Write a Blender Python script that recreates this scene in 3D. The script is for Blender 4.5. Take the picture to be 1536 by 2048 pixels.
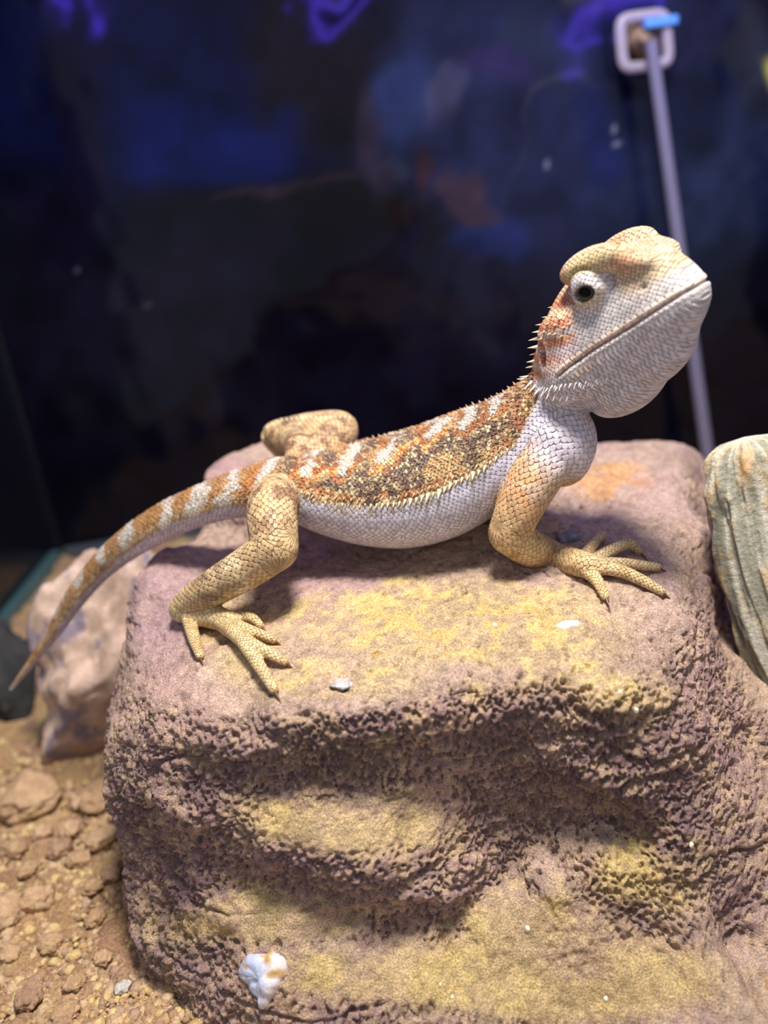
import bpy, bmesh, math, random
import numpy as np
from mathutils import Vector, Matrix
from mathutils.bvhtree import BVHTree

for o in list(bpy.data.objects):
    bpy.data.objects.remove(o, do_unlink=True)
scene = bpy.context.scene
COL = scene.collection
random.seed(7)
rng = np.random.default_rng(7)

# ------------------------------------------------------------------ camera
FPX = 1707.0
PITCH, ROLL = math.radians(20), math.radians(8)
CAM = np.array([0.0, 0.0, 0.18])
FW = np.array([0, math.cos(PITCH), -math.sin(PITCH)])
_r0 = np.array([1.0, 0, 0]); _u0 = np.array([0, math.sin(PITCH), math.cos(PITCH)])
RT = math.cos(ROLL) * _r0 - math.sin(ROLL) * _u0
UP = math.sin(ROLL) * _r0 + math.cos(ROLL) * _u0
cd = bpy.data.cameras.new('camera')
cam = bpy.data.objects.new('camera', cd); COL.objects.link(cam)
M = Matrix.Identity(4)
for i in range(3):
    M[i][0], M[i][1], M[i][2], M[i][3] = RT[i], UP[i], -FW[i], CAM[i]
cam.matrix_world = M
cd.sensor_fit = 'VERTICAL'; cd.sensor_height = 36.0; cd.lens = 36.0 * FPX / 2048.0
cd.clip_start = 0.005; cd.clip_end = 20
cd.dof.use_dof = True; cd.dof.focus_distance = 0.208; cd.dof.aperture_fstop = 7.4
scene.camera = cam

# ------------------------------------------------------------------ world and light
w = bpy.data.worlds.new('World'); scene.world = w; w.use_nodes = True
w.node_tree.nodes['Background'].inputs[0].default_value = (0.80, 0.84, 1.0, 1)
w.node_tree.nodes['Background'].inputs[1].default_value = 0.50

def area_light(name, loc, target, size, power, color):
    d = bpy.data.lights.new(name, 'AREA'); d.shape = 'DISK'; d.size = size
    d.energy = power; d.color = color
    o = bpy.data.objects.new(name, d); COL.objects.link(o)
    o.location = loc
    o.rotation_euler = (Vector(target) - Vector(loc)).to_track_quat('-Z', 'Y').to_euler()
    return o
area_light('tank_lamp_offscreen', (0.055, 0.118, 0.52), (0.01, 0.19, 0.07), 0.105, 4.3, (1.0, 0.955, 0.91))

vs = scene.view_settings
vs.view_transform = 'Standard'; vs.look = 'None'; vs.gamma = 1.0; vs.use_curve_mapping = False
vs.exposure = 0.0

# ------------------------------------------------------------------ pixel helpers
def ray(px, py):
    return FW + RT * (px - 768) / FPX + UP * (1024 - py) / FPX
def at_y(px, py, Y):
    d = ray(px, py); return CAM + d * (Y / d[1])
def at_z(px, py, z):
    d = ray(px, py); return CAM + d * ((z - CAM[2]) / d[2])
def proj(P):
    d = P - CAM; z = d @ FW
    return 768 + FPX * (d @ RT) / z, 1024 - FPX * (d @ UP) / z

def lin(c):
    c = np.asarray(c, float) / 255.0
    return np.where(c <= 0.04045, c / 12.92, ((c + 0.055) / 1.055) ** 2.4)

# ------------------------------------------------------------------ noise
def _hash(ix, iy, iz, seed):
    h = (ix.astype(np.uint32) * np.uint32(374761393) + iy.astype(np.uint32) * np.uint32(668265263)
         + iz.astype(np.uint32) * np.uint32(2147483647) + np.uint32(seed * 974711 % 4294967296))
    h = (h ^ (h >> np.uint32(13))) * np.uint32(1274126177)
    h = (h ^ (h >> np.uint32(16))) * np.uint32(2246822519)
    h = h ^ (h >> np.uint32(15))
    return h.astype(np.float32) / np.float32(4294967296.0)
def vnoise(P, seed=0):
    P = np.asarray(P, np.float64); i = np.floor(P); f = (P - i).astype(np.float32); i = i.astype(np.int64)
    u = f * f * f * (f * (f * 6 - 15) + 10)
    out = 0
    for dx in (0, 1):
        wx = u[:, 0] if dx else 1 - u[:, 0]
        for dy in (0, 1):
            wy = u[:, 1] if dy else 1 - u[:, 1]
            for dz in (0, 1):
                wz = u[:, 2] if dz else 1 - u[:, 2]
                out = out + wx * wy * wz * _hash(i[:, 0] + dx, i[:, 1] + dy, i[:, 2] + dz, seed)
    return out * 2 - 1
def fbm(P, scale, octv=4, seed=0, gain=0.5):
    a, s, t, n = 1.0, scale, 0.0, 0.0
    for k in range(octv):
        t = t + a * vnoise(P * s + 13.7 * k, seed + k); n += a; a *= gain; s *= 2.03
    return t / n * 1.6
def worley(P, scale, seed=0):
    Q = P * scale; i = np.floor(Q).astype(np.int64); f = (Q - i).astype(np.float32)
    best = np.full(len(P), 9.0, np.float32); rid = np.zeros(len(P), np.float32)
    for dx in (-1, 0, 1):
        for dy in (-1, 0, 1):
            for dz in (-1, 0, 1):
                a, b, c = i[:, 0] + dx, i[:, 1] + dy, i[:, 2] + dz
                h1 = _hash(a, b, c, seed); h2 = _hash(a, b, c, seed + 5); h3 = _hash(a, b, c, seed + 9)
                d = (dx + h1 - f[:, 0]) ** 2 + (dy + h2 - f[:, 1]) ** 2 + (dz + h3 - f[:, 2]) ** 2
                m = d < best; best = np.where(m, d, best); rid = np.where(m, (h1 * 7.31 + h3 * 3.17) % 1.0, rid)
    return np.sqrt(best), rid
def sstep(a, b, x):
    t = np.clip((x - a) / (b - a), 0, 1); return t * t * (3 - 2 * t)
def mix(a, b, t):
    t = np.asarray(t)[..., None]; return a * (1 - t) + b * t

# ------------------------------------------------------------------ mesh + materials
def mesh_np(name, V, Fc, smooth=True):
    me = bpy.data.meshes.new(name)
    V = np.asarray(V, np.float32); Fc = np.asarray(Fc, np.int32)
    k = Fc.shape[1]
    me.vertices.add(len(V)); me.vertices.foreach_set('co', V.ravel())
    me.loops.add(Fc.size); me.loops.foreach_set('vertex_index', Fc.ravel())
    me.polygons.add(len(Fc)); me.polygons.foreach_set('loop_start', np.arange(0, Fc.size, k, dtype=np.int32))
    me.polygons.foreach_set('loop_total', np.full(len(Fc), k, np.int32))
    if smooth: me.polygons.foreach_set('use_smooth', np.ones(len(Fc), bool))
    me.update(calc_edges=True); me.validate()
    return me
def set_col(me, C, name='Col'):
    a = me.attributes.new(name, 'FLOAT_COLOR', 'POINT')
    C = np.asarray(C, np.float32)
    if C.shape[1] == 3: C = np.concatenate([C, np.ones((len(C), 1), np.float32)], 1)
    a.data.foreach_set('color', C.ravel())
def set_vec(me, V, name):
    a = me.attributes.new(name, 'FLOAT_VECTOR', 'POINT'); a.data.foreach_set('vector', np.asarray(V, np.float32).ravel())
def set_flt(me, V, name):
    a = me.attributes.new(name, 'FLOAT', 'POINT'); a.data.foreach_set('value', np.asarray(V, np.float32))
def add(name, me, mat, parent=None, label=None, cat=None, group=None, kind=None):
    o = bpy.data.objects.new(name, me); COL.objects.link(o)
    if me is not None and mat is not None and not me.materials: me.materials.append(mat)
    if parent is not None: o.parent = parent
    if label: o['label'] = label
    if cat: o['category'] = cat
    if group: o['group'] = group
    if kind: o['kind'] = kind
    return o

def new_mat(name):
    m = bpy.data.materials.new(name); m.use_nodes = True
    nt = m.node_tree; return m, nt, nt.nodes['Principled BSDF']
def N(nt, typ, **kw):
    n = nt.nodes.new(typ)
    for k, v in kw.items():
        if k in ('x',): continue
        setattr(n, k, v)
    return n
def grain_mat(name, col=None, rough=0.85, grain=1500.0, amp=0.35, bump=0.0004, bscale=900.0, spec=0.3, tint=None):
    """colour from the 'Col' attribute (or a plain colour) with fine grain and relief"""
    m, nt, b = new_mat(name); L = nt.links.new
    tc = N(nt, 'ShaderNodeTexCoord')
    if col is None:
        a = N(nt, 'ShaderNodeAttribute'); a.attribute_name = 'Col'; base = a.outputs['Color']
    else:
        rgb = N(nt, 'ShaderNodeRGB'); rgb.outputs[0].default_value = (*lin(col), 1); base = rgb.outputs[0]
    n1 = N(nt, 'ShaderNodeTexNoise'); n1.inputs['Scale'].default_value = grain; n1.inputs['Detail'].default_value = 3
    n1.inputs['Roughness'].default_value = 0.65
    L(tc.outputs['Object'], n1.inputs['Vector'])
    mr = N(nt, 'ShaderNodeMapRange'); mr.inputs[1].default_value = 0.3; mr.inputs[2].default_value = 0.7
    mr.inputs[3].default_value = 1 - amp; mr.inputs[4].default_value = 1 + amp
    L(n1.outputs['Fac'], mr.inputs[0])
    mx = N(nt, 'ShaderNodeVectorMath', operation='SCALE')
    L(base, mx.inputs[0]); L(mr.outputs[0], mx.inputs['Scale'])
    L(mx.outputs[0], b.inputs['Base Color'])
    n2 = N(nt, 'ShaderNodeTexNoise'); n2.inputs['Scale'].default_value = bscale; n2.inputs['Detail'].default_value = 4
    n2.inputs['Roughness'].default_value = 0.7
    L(tc.outputs['Object'], n2.inputs['Vector'])
    bp = N(nt, 'ShaderNodeBump'); bp.inputs['Strength'].default_value = 1.0; bp.inputs['Distance'].default_value = bump
    L(n2.outputs['Fac'], bp.inputs['Height']); L(bp.outputs[0], b.inputs['Normal'])
    b.inputs['Roughness'].default_value = rough; b.inputs['Specular IOR Level'].default_value = spec
    return m
def plain_mat(name, col, rough=0.5, metal=0.0, spec=0.5, trans=0.0, emit=None, estr=0, ior=1.45, alpha=1):
    m, nt, b = new_mat(name)
    tc = N(nt, 'ShaderNodeTexCoord'); n1 = N(nt, 'ShaderNodeTexNoise'); n1.inputs['Scale'].default_value = 400
    nt.links.new(tc.outputs['Object'], n1.inputs['Vector'])
    mr = N(nt, 'ShaderNodeMapRange'); mr.inputs[3].default_value = 0.88; mr.inputs[4].default_value = 1.12
    nt.links.new(n1.outputs['Fac'], mr.inputs[0])
    rgb = N(nt, 'ShaderNodeRGB'); rgb.outputs[0].default_value = (*lin(col), 1)
    mx = N(nt, 'ShaderNodeVectorMath', operation='SCALE')
    nt.links.new(rgb.outputs[0], mx.inputs[0]); nt.links.new(mr.outputs[0], mx.inputs['Scale'])
    nt.links.new(mx.outputs[0], b.inputs['Base Color'])
    b.inputs['Roughness'].default_value = rough; b.inputs['Metallic'].default_value = metal
    b.inputs['Specular IOR Level'].default_value = spec; b.inputs['Transmission Weight'].default_value = trans
    b.inputs['IOR'].default_value = ior
    if emit is not None:
        b.inputs['Emission Color'].default_value = (*lin(emit), 1); b.inputs['Emission Strength'].default_value = estr
    return m

def grid_faces(nu, nv, wrap_u=False):
    iu = np.arange(nu if wrap_u else nu - 1); iv = np.arange(nv - 1)
    A, B = np.meshgrid(iu, iv, indexing='ij'); A = A.ravel(); B = B.ravel(); A2 = (A + 1) % nu
    return np.stack([A * nv + B, A2 * nv + B, A2 * nv + B + 1, A * nv + B + 1], 1)
def grid_normals(V, nu, nv, wrap=True):
    G = V.reshape(nu, nv, 3)
    du = (np.roll(G, -1, 0) - np.roll(G, 1, 0)) if wrap else np.gradient(G, axis=0)
    dv = np.gradient(G, axis=1)
    n = np.cross(du, dv); n /= np.linalg.norm(n, axis=2, keepdims=True) + 1e-12
    return n.reshape(-1, 3)

# ================================================================== the tank
X_L, X_R, Y_B, Z_T = -0.205, 0.42, 0.50, 0.42
# back wall: thick pane covered with a wrinkled glossy printed film
nx, nz = 300, 200
gx, gz = np.meshgrid(np.linspace(X_L, X_R, nx), np.linspace(-0.01, Z_T, nz), indexing='ij')
Pw = np.stack([gx.ravel(), np.full(gx.size, Y_B), gz.ravel()], 1)
film = fbm(Pw * [1, 1, 0.7], 14, 3, 41)
Pf = Pw.copy(); Pf[:, 1] += film * 0.0014 + fbm(Pw, 45, 2, 44) * 0.00035
ppx, ppy = proj(Pw)
warp = np.stack([fbm(Pw, 22, 3, 50), fbm(Pw, 22, 3, 53)], 1) * 55
qx, qy = ppx + warp[:, 0], ppy + warp[:, 1]
c = np.tile(lin((11, 11, 24)), (len(Pw), 1))
def blob(c, x, y, rx, ry, col, s=1.0, ang=0):
    a = math.radians(ang); dx, dy = qx - x, qy - y
    ex = (dx * math.cos(a) + dy * math.sin(a)) / rx; ey = (-dx * math.sin(a) + dy * math.cos(a)) / ry
    return mix(c, lin(col), s * sstep(1.25, 0.6, np.sqrt(ex ** 2 + ey ** 2)))
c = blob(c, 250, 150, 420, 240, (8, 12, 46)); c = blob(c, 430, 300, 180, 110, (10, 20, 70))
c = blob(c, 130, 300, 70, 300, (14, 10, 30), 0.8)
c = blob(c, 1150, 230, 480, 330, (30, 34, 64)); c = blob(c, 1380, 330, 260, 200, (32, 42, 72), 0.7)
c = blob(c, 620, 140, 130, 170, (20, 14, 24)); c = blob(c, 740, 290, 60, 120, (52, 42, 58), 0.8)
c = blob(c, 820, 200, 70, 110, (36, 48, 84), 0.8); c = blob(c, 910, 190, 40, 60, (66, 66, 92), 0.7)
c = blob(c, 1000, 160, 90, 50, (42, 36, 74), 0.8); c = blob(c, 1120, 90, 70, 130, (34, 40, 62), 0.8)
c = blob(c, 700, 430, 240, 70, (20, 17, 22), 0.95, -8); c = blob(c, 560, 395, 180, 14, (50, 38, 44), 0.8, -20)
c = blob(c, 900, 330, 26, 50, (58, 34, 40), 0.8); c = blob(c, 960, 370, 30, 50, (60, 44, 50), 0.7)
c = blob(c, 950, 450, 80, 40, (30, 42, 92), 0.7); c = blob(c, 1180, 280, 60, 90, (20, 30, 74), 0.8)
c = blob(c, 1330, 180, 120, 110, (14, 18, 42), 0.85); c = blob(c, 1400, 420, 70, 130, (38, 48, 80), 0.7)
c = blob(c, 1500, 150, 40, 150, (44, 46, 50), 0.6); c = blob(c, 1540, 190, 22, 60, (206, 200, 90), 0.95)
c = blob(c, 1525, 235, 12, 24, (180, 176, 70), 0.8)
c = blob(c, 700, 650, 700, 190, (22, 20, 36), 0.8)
fine = fbm(Pw, 60, 4, 60)
c = c * (1 + 0.45 * np.clip(fine, -1, 1))[:, None]
vein = np.exp(-(fbm(Pw, 16, 3, 71) / 0.045) ** 2) * sstep(0.05, 0.35, fbm(Pw, 9, 2, 75)) * sstep(520, 250, ppy) * sstep(550, 900, ppx)
c = mix(c, lin((74, 74, 84)), 0.55 * vein)
spk, rid = worley(Pw, 60, 80)
c = c * 0.72
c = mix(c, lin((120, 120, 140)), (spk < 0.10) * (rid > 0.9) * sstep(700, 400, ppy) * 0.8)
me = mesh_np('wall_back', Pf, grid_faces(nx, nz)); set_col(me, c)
film_mat, nt, b = new_mat('printed_film')
a = N(nt, 'ShaderNodeAttribute'); a.attribute_name = 'Col'; nt.links.new(a.outputs['Color'], b.inputs['Base Color'])
b.inputs['Roughness'].default_value = 0.12; b.inputs['Specular IOR Level'].default_value = 0.22
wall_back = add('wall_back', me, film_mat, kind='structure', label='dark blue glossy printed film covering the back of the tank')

def box_mesh(name, lo, hi, bevel=0.0):
    bm = bmesh.new(); bmesh.ops.create_cube(bm, size=1)
    for v in bm.verts:
        v.co = Vector([lo[i] + (v.co[i] + 0.5) * (hi[i] - lo[i]) for i in range(3)])
    if bevel: bmesh.ops.bevel(bm, geom=bm.edges[:], offset=bevel, segments=2, affect='EDGES', profile=0.7)
    me = bpy.data.meshes.new(name); bm.to_mesh(me); bm.free(); return me
pane_mat = plain_mat('dark_pane', (16, 17, 26), rough=0.22)
add('wall_left', box_mesh('wall_left', (X_L - 0.006, 0.24, -0.01), (X_L, Y_B + 0.004, Z_T)), pane_mat, kind='structure', label='dark glossy side panel of the tank')
add('wall_right', box_mesh('wall_right', (X_R, 0.10, -0.01), (X_R + 0.006, Y_B + 0.004, Z_T)), pane_mat, kind='structure', label='dark glossy panel closing the far end of the tank')
edge_mat = plain_mat('green_glass_edge', (66, 96, 98), rough=0.3)
grey_edge = plain_mat('silicone_edge', (72, 78, 84), rough=0.4)
add('trim_1', box_mesh('trim_1', (X_L, 0.24, -0.002), (X_L + 0.006, Y_B - 0.006, 0.006), 0.001), edge_mat, kind='structure', label='greenish glass edge along the foot of the side panel')
add('trim_2', box_mesh('trim_2', (X_L, Y_B - 0.008, -0.002), (X_R, Y_B + 0.003, 0.005), 0.001), grey_edge, kind='structure', label='grey silicone bead along the foot of the back wall')
add('trim_3', box_mesh('trim_3', (X_L, Y_B - 0.009, 0.0), (X_L + 0.007, Y_B + 0.002, Z_T), 0.001), pane_mat, kind='structure', label='dark corner seam of the tank')

# sand floor
nx, ny = 460, 330
gx, gy = np.meshgrid(np.linspace(X_L, X_R, nx), np.linspace(0.06, Y_B, ny), indexing='ij')
Ps = np.stack([gx.ravel(), gy.ravel(), np.zeros(gx.size)], 1)
h = fbm(Ps, 18, 4, 90) * 0.003 + fbm(Ps, 120, 3, 95) * 0.0016 + fbm(Ps, 420, 2, 96) * 0.0007
wd, wr = worley(Ps, 130, 97)
h = h + np.where(wr > 0.45, np.sqrt(np.clip(0.55 - wd, 0, 1)) * 0.006 * (wr - 0.3), 0)
Ps[:, 2] = h
t = fbm(Ps, 40, 4, 99)
c = mix(np.tile(lin((184, 150, 108)), (len(Ps), 1)), lin((208, 180, 126)), sstep(-0.3, 0.5, t))
c = mix(c, lin((168, 132, 106)), sstep(0.55, 0.8, wr) * 0.8)
c = mix(c, lin((150, 112, 78)), sstep(0.2, 0.7, fbm(Ps, 25, 3, 103)) * 0.5)
me = mesh_np('floor', Ps, grid_faces(nx, ny)); set_col(me, c)
sand_mat = grain_mat('sand', None, 0.95, 1100, 0.45, 0.0012, 900)
add('floor', me, sand_mat, kind='structure', label='ochre sand covering the tank floor')

# ================================================================== the rock
ctrl = []
def cz(px, py, z): ctrl.append(at_z(px, py, z))
def cy(px, py, Y): ctrl.append(at_y(px, py, Y))
# top surface
for a in [(520, 1390, .0775), (700, 1380, .0785), (900, 1370, .079), (1080, 1370, .0775), (380, 1390, .0765), (1250, 1400, .0735),
          (450, 1280, .0795), (650, 1260, .082), (850, 1230, .0825), (1050, 1220, .0820), (1250, 1230, .079), (1380, 1260, .073),
          (340, 1230, .080), (420, 1130, .086), (600, 1140, .084), (800, 1120, .0845), (950, 1120, .0845), (1150, 1130, .0835), (1320, 1130, .080),
          (480, 1060, .089), (620, 1060, .087), (1180, 1030, .0855), (1330, 1030, .084), (1400, 1060, .08),
          (330, 1110, .087), (1250, 960, .0875), (1360, 950, .087)]:
    cz(*a)
# back rim
for a in [(520, 884, .285), (450, 912, .28), (390, 945, .265), (640, 930, .30), (850, 930, .31), (1010, 925, .31), (1120, 916, .305), (1210, 905, .30), (1300, 898, .30), (1390, 892, .295)]:
    cy(*a)
# left outline
for a in [(300, 1092, .242), (264, 1150, .232), (256, 1220, .222), (268, 1295, .210), (240, 1390, .200), (212, 1490, .194), (214, 1570, .190), (228, 1660, .186),
          (250, 1760, .181), (262, 1860, .175), (300, 1950, .168), (352, 2046, .160), (420, 2160, .152)]:
    cy(*a)
# lip and front face
for a in [(300, 1410, .180), (420, 1440, .169), (560, 1435, .1615), (700, 1428, .1600), (850, 1418, .1592), (1000, 1412, .1592), (1090, 1455, .1585), (1190, 1520, .157), (1290, 1600, .1545),
          (290, 1500, .178), (420, 1510, .1665), (560, 1505, .1615), (700, 1500, .1605), (850, 1500, .1605), (1000, 1500, .1620), (1090, 1560, .1610),
          (300, 1600, .175), (420, 1590, .166), (540, 1590, .1625), (700, 1590, .1610), (850, 1600, .1615), (960, 1640, .1620),
          (530, 1660, .1575), (680, 1640, .1570), (820, 1680, .1555), (520, 1700, .1545), (640, 1735, .1510), (780, 1765, .1505), (900, 1790, .1510),
          (400, 1700, .164), (320, 1700, .172), (430, 1770, .162), (300, 1780, .1745),
          (1110, 1625, .1655), (1190, 1630, .1645), (1240, 1650, .1620), (1050, 1690, .1630), (1030, 1740, .1610), (1110, 1735, .1575), (1230, 1715, .1545), (1340, 1680, .1530), (1180, 1555, .1560), (1120, 1500, .1570), (980, 1800, .1565),
          (560, 1795, .1585), (700, 1830, .1560), (820, 1845, .1555), (920, 1850, .1550), (500, 1740, .160),
          (330, 1870, .1665), (450, 1850, .156), (560, 1870, .1520), (700, 1890, .1500), (850, 1900, .1490), (980, 1880, .1485), (1100, 1800, .1515), (1240, 1790, .1500), (1380, 1760, .1500),
          (420, 1950, .155), (540, 1970, .1465), (700, 1980, .1445), (900, 1990, .1430), (1100, 1950, .1440), (1300, 1920, .1445), (1460, 1880, .1500),
          (480, 2060, .147), (700, 2070, .1400), (950, 2060, .1380), (1200, 2050, .1375), (1400, 2040, .1330), (1540, 2040, .1320), (1660, 2000, .1400), (1660, 2120, .1340), (1560, 2130, .126), (1620, 1850, .158),
          (1400, 1400, .172), (1400, 1550, .1600), (1480, 1650, .1600), (1480, 1450, .180), (1530, 1330, .205), (1560, 1560, .180), (1570, 1780, .166),
          (1460, 1180, .232), (1440, 1280, .205), (1425, 1080, .25), (1440, 980, .275)]:
    cy(*a)
for p in [(-.045, .27, .05), (-.05, .26, .02), (-.06, .22, -.01), (-.03, .30, .03), (0, .315, .05), (.05, .325, .05), (.1, .32, .04), (.125, .28, .03), (.135, .22, .02), (.155, .17, .0), (.15, .15, -.01),
          (0, .31, -.01), (.08, .31, -.01), (.1, .118, -.015), (.05, .120, -.015), (.14, .125, -.015), (0, .128, -.015), (-.05, .142, -.015), (.03, .22, -.025), (-.035, .3, .075)]:
    ctrl.append(np.array(p))
ctrl = np.array(ctrl)
RC = np.array([0.022, 0.226, 0.030])
cdv = ctrl - RC; cr = np.linalg.norm(cdv, axis=1); cdir = cdv / cr[:, None]
def kern(A, B):
    d2 = np.clip(2 - 2 * (A @ B.T), 0, None); return -np.sqrt(d2 + 0.0008)
n = len(ctrl)
A = np.zeros((n + 1, n + 1)); A[:n, :n] = kern(cdir, cdir) + np.eye(n) * 0.02
A[:n, n] = 1; A[n, :n] = 1
wts = np.linalg.solve(A, np.concatenate([cr, [0]]))
def rock_r(D):
    out = np.empty(len(D))
    for k in range(0, len(D), 60000):
        out[k:k + 60000] = kern(D[k:k + 60000], cdir) @ wts[:n] + wts[n]
    return out
nph, nel = 1080, 600
# azimuth measured from the front, denser there
tt = np.linspace(-1, 1, nph, endpoint=False)
az = math.pi * (0.54 * tt + 0.46 * tt ** 3)
te = np.linspace(0, 1, nel)
el = np.radians(-48 + 138 * te)
AZ, EL = np.meshgrid(az, el, indexing='ij'); AZ = AZ.ravel(); EL = EL.ravel()
D = np.stack([np.sin(AZ) * np.cos(EL), -np.cos(AZ) * np.cos(EL), np.sin(EL)], 1)
Rr = rock_r(D)
Pr = RC + D * Rr[:, None]
vis = (np.abs(AZ) < 2.0) & (EL > -0.85)
lump = fbm(Pr, 28, 3, 11)
Pr = Pr + D * (lump * 0.0016)[:, None]
nrm = grid_normals(Pr, nph, nel)
flip = np.sign((nrm * D).sum(1)); nrm *= flip[:, None]
upw = nrm[:, 2].copy()
rpx, rpy = proj(Pr)
# strata cracks and roughness
strat = fbm(Pr * [0.45, 0.6, 1.6], 60, 4, 17)
crk = np.exp(-(fbm(Pr * [0.5, 0.6, 1.5], 34, 3, 23) / 0.05) ** 2) * sstep(0.75, 0.3, upw)
rough_top = fbm(Pr, 160, 4, 29)
disp = fbm(Pr, 75, 3, 57) * 0.0011 * sstep(0.98, 0.5, upw) + strat * 0.0016 * sstep(0.95, 0.3, upw) + rough_top * 0.0008 + fbm(Pr, 700, 2, 37) * 0.00022 - crk * 0.0016
# pores
pore = np.zeros(len(Pr)); iv = np.where(vis)[0]
dens = np.clip(0.6 + 0.6 * fbm(Pr[iv], 30, 2, 31), 0, 1) * (0.06 + 1.1 * sstep(0.85, 0.35, upw[iv]))
d1, r1 = worley(Pr[iv] + 0.0006 * np.stack([fbm(Pr[iv], 500, 1, 33)] * 3, 1), 900, 35)
d2, r2 = worley(Pr[iv], 430, 39)
p1 = sstep(0.66, 0.30, d1) * (r1 < dens * 1.35)
p2 = sstep(0.50, 0.22, d2) * (r2 < dens * 0.55)
pore[iv] = np.maximum(p1 * 0.0013, p2 * 0.0020)
fill = np.zeros(len(Pr))                      # sand has filled the pores on the ledges
for (x_, y_, ax1, ay1) in [(700, 1650, 230, 65), (1060, 1860, 150, 70), (760, 1950, 260, 60), (1150, 1960, 260, 80), (540, 1840, 170, 45)]:
    fill = np.maximum(fill, sstep(1.25, 0.6, np.hypot((rpx - x_) / ax1, (rpy - y_) / ay1) + 0.25 * strat))
pore = pore * (1 - 0.8 * fill)
Pr = Pr + nrm * (disp - pore)[:, None]
# colour: mauve stone, tan film, yellow sand caught on the ledges
big = fbm(Pr, 40, 4, 111); med = fbm(Pr, 150, 4, 113); sm = fbm(Pr, 600, 3, 117)
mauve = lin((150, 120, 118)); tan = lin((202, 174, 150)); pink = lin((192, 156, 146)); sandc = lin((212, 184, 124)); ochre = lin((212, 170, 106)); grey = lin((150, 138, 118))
c = np.tile(mauve, (len(Pr), 1))
c = mix(c, pink, sstep(-0.2, 0.6, fbm(Pr, 22, 3, 119)) * 0.6)
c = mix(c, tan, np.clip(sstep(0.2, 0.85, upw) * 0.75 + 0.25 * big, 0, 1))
def pb(x, y, rx, ry, ang=0):
    a = math.radians(ang); dx, dy = rpx - x + 26 * med, rpy - y + 26 * med
    ex = (dx * math.cos(a) + dy * math.sin(a)) / rx; ey = (-dx * math.sin(a) + dy * math.cos(a)) / ry
    return sstep(1.3, 0.5, np.sqrt(ex ** 2 + ey ** 2))
front = (AZ > -2.2) & (AZ < 2.2)
sandm = np.zeros(len(Pr))
for a in [(800, 1250, 420, 90, -4), (1000, 1280, 260, 60), (640, 1340, 200, 60), (700, 1660, 240, 70, 8), (1050, 1850, 150, 80, 10), (1100, 1960, 330, 90), (520, 1830, 260, 60, -8),
          (760, 1950, 200, 60), (1280, 1760, 160, 110), (760, 1560, 300, 40, 5), (1150, 1400, 200, 80), (900, 1490, 260, 60)]:
    sandm = np.maximum(sandm, pb(*a))
sandm = np.clip(sandm * (0.15 + 1.1 * sstep(0.0, 0.85, upw)), 0, 1) * front
spat = sstep(-0.15, 0.35, med + 0.5 * sm)
c = mix(c, sandc, np.clip(sandm * (0.45 + 0.55 * spat) + 0.25 * fill, 0, 1))
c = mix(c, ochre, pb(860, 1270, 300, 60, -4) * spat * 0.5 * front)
c = mix(c, lin((222, 164, 104)), pb(1220, 962, 80, 26, -8) * 0.7 * front)
c = mix(c, lin((186, 150, 156)), np.maximum(pb(310, 1200, 110, 130), pb(640, 1150, 160, 60)) * 0.7 * front)
c = mix(c, lin((196, 160, 158)), sstep(0.0, 0.5, fbm(Pr, 60, 3, 131)) * 0.28)
c = mix(c, lin((190, 150, 150)), pb(440, 940, 140, 60, -20) * 0.6 * front)
c = mix(c, lin((196, 158, 148)), pb(330, 1400, 130, 90) * 0.6 * front)
c = c * (1 + 0.22 * np.clip(sm, -1, 1) + 0.12 * np.clip(med, -1, 1))[:, None]
c = mix(c, lin((206, 178, 130)), sstep(0.0, 0.5, sm + 0.6 * med + 0.1) * sstep(0.9, 0.5, upw) * 0.45)      # dust on the rims between the pores
fc = grid_faces(nph, nel, True)
me = mesh_np('basking_rock', Pr, fc[:, ::-1] if flip[len(flip) // 2] > 0 and False else fc)
me.flip_normals() if (me.polygons[nel * 400].normal.dot(Vector(D[nel * 400])) < 0) else None
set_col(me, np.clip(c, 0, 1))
rock_mat = grain_mat('rock', None, 0.92, 2300, 0.5, 0.0010, 1500, 0.2)
rock = add('basking_rock', me, rock_mat, label='large porous mauve rock dusted with sand that the lizard stands on', cat='rock')
bpy.context.view_layer.update()
dg = bpy.context.evaluated_depsgraph_get()
rock_bvh = BVHTree.FromObject(rock, dg)
def on_rock(px, py, lift=0.0):
    d = Vector(ray(px, py)).normalized()
    h = rock_bvh.ray_cast(Vector(CAM), d)
    if h[0] is None: return None
    return np.array(h[0]) + np.array([0, -0.25, 0.97]) * lift
def rock_normal(px, py, r=25):
    P = [on_rock(px + r * math.cos(a), py + r * math.sin(a)) for a in np.linspace(0, 2 * np.pi, 8, endpoint=False)]
    P = np.array([p for p in P if p is not None]); u_, s_, vt = np.linalg.svd(P - P.mean(0)); n_ = vt[2]
    return n_ if n_ @ ray(px, py) < 0 else -n_
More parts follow.
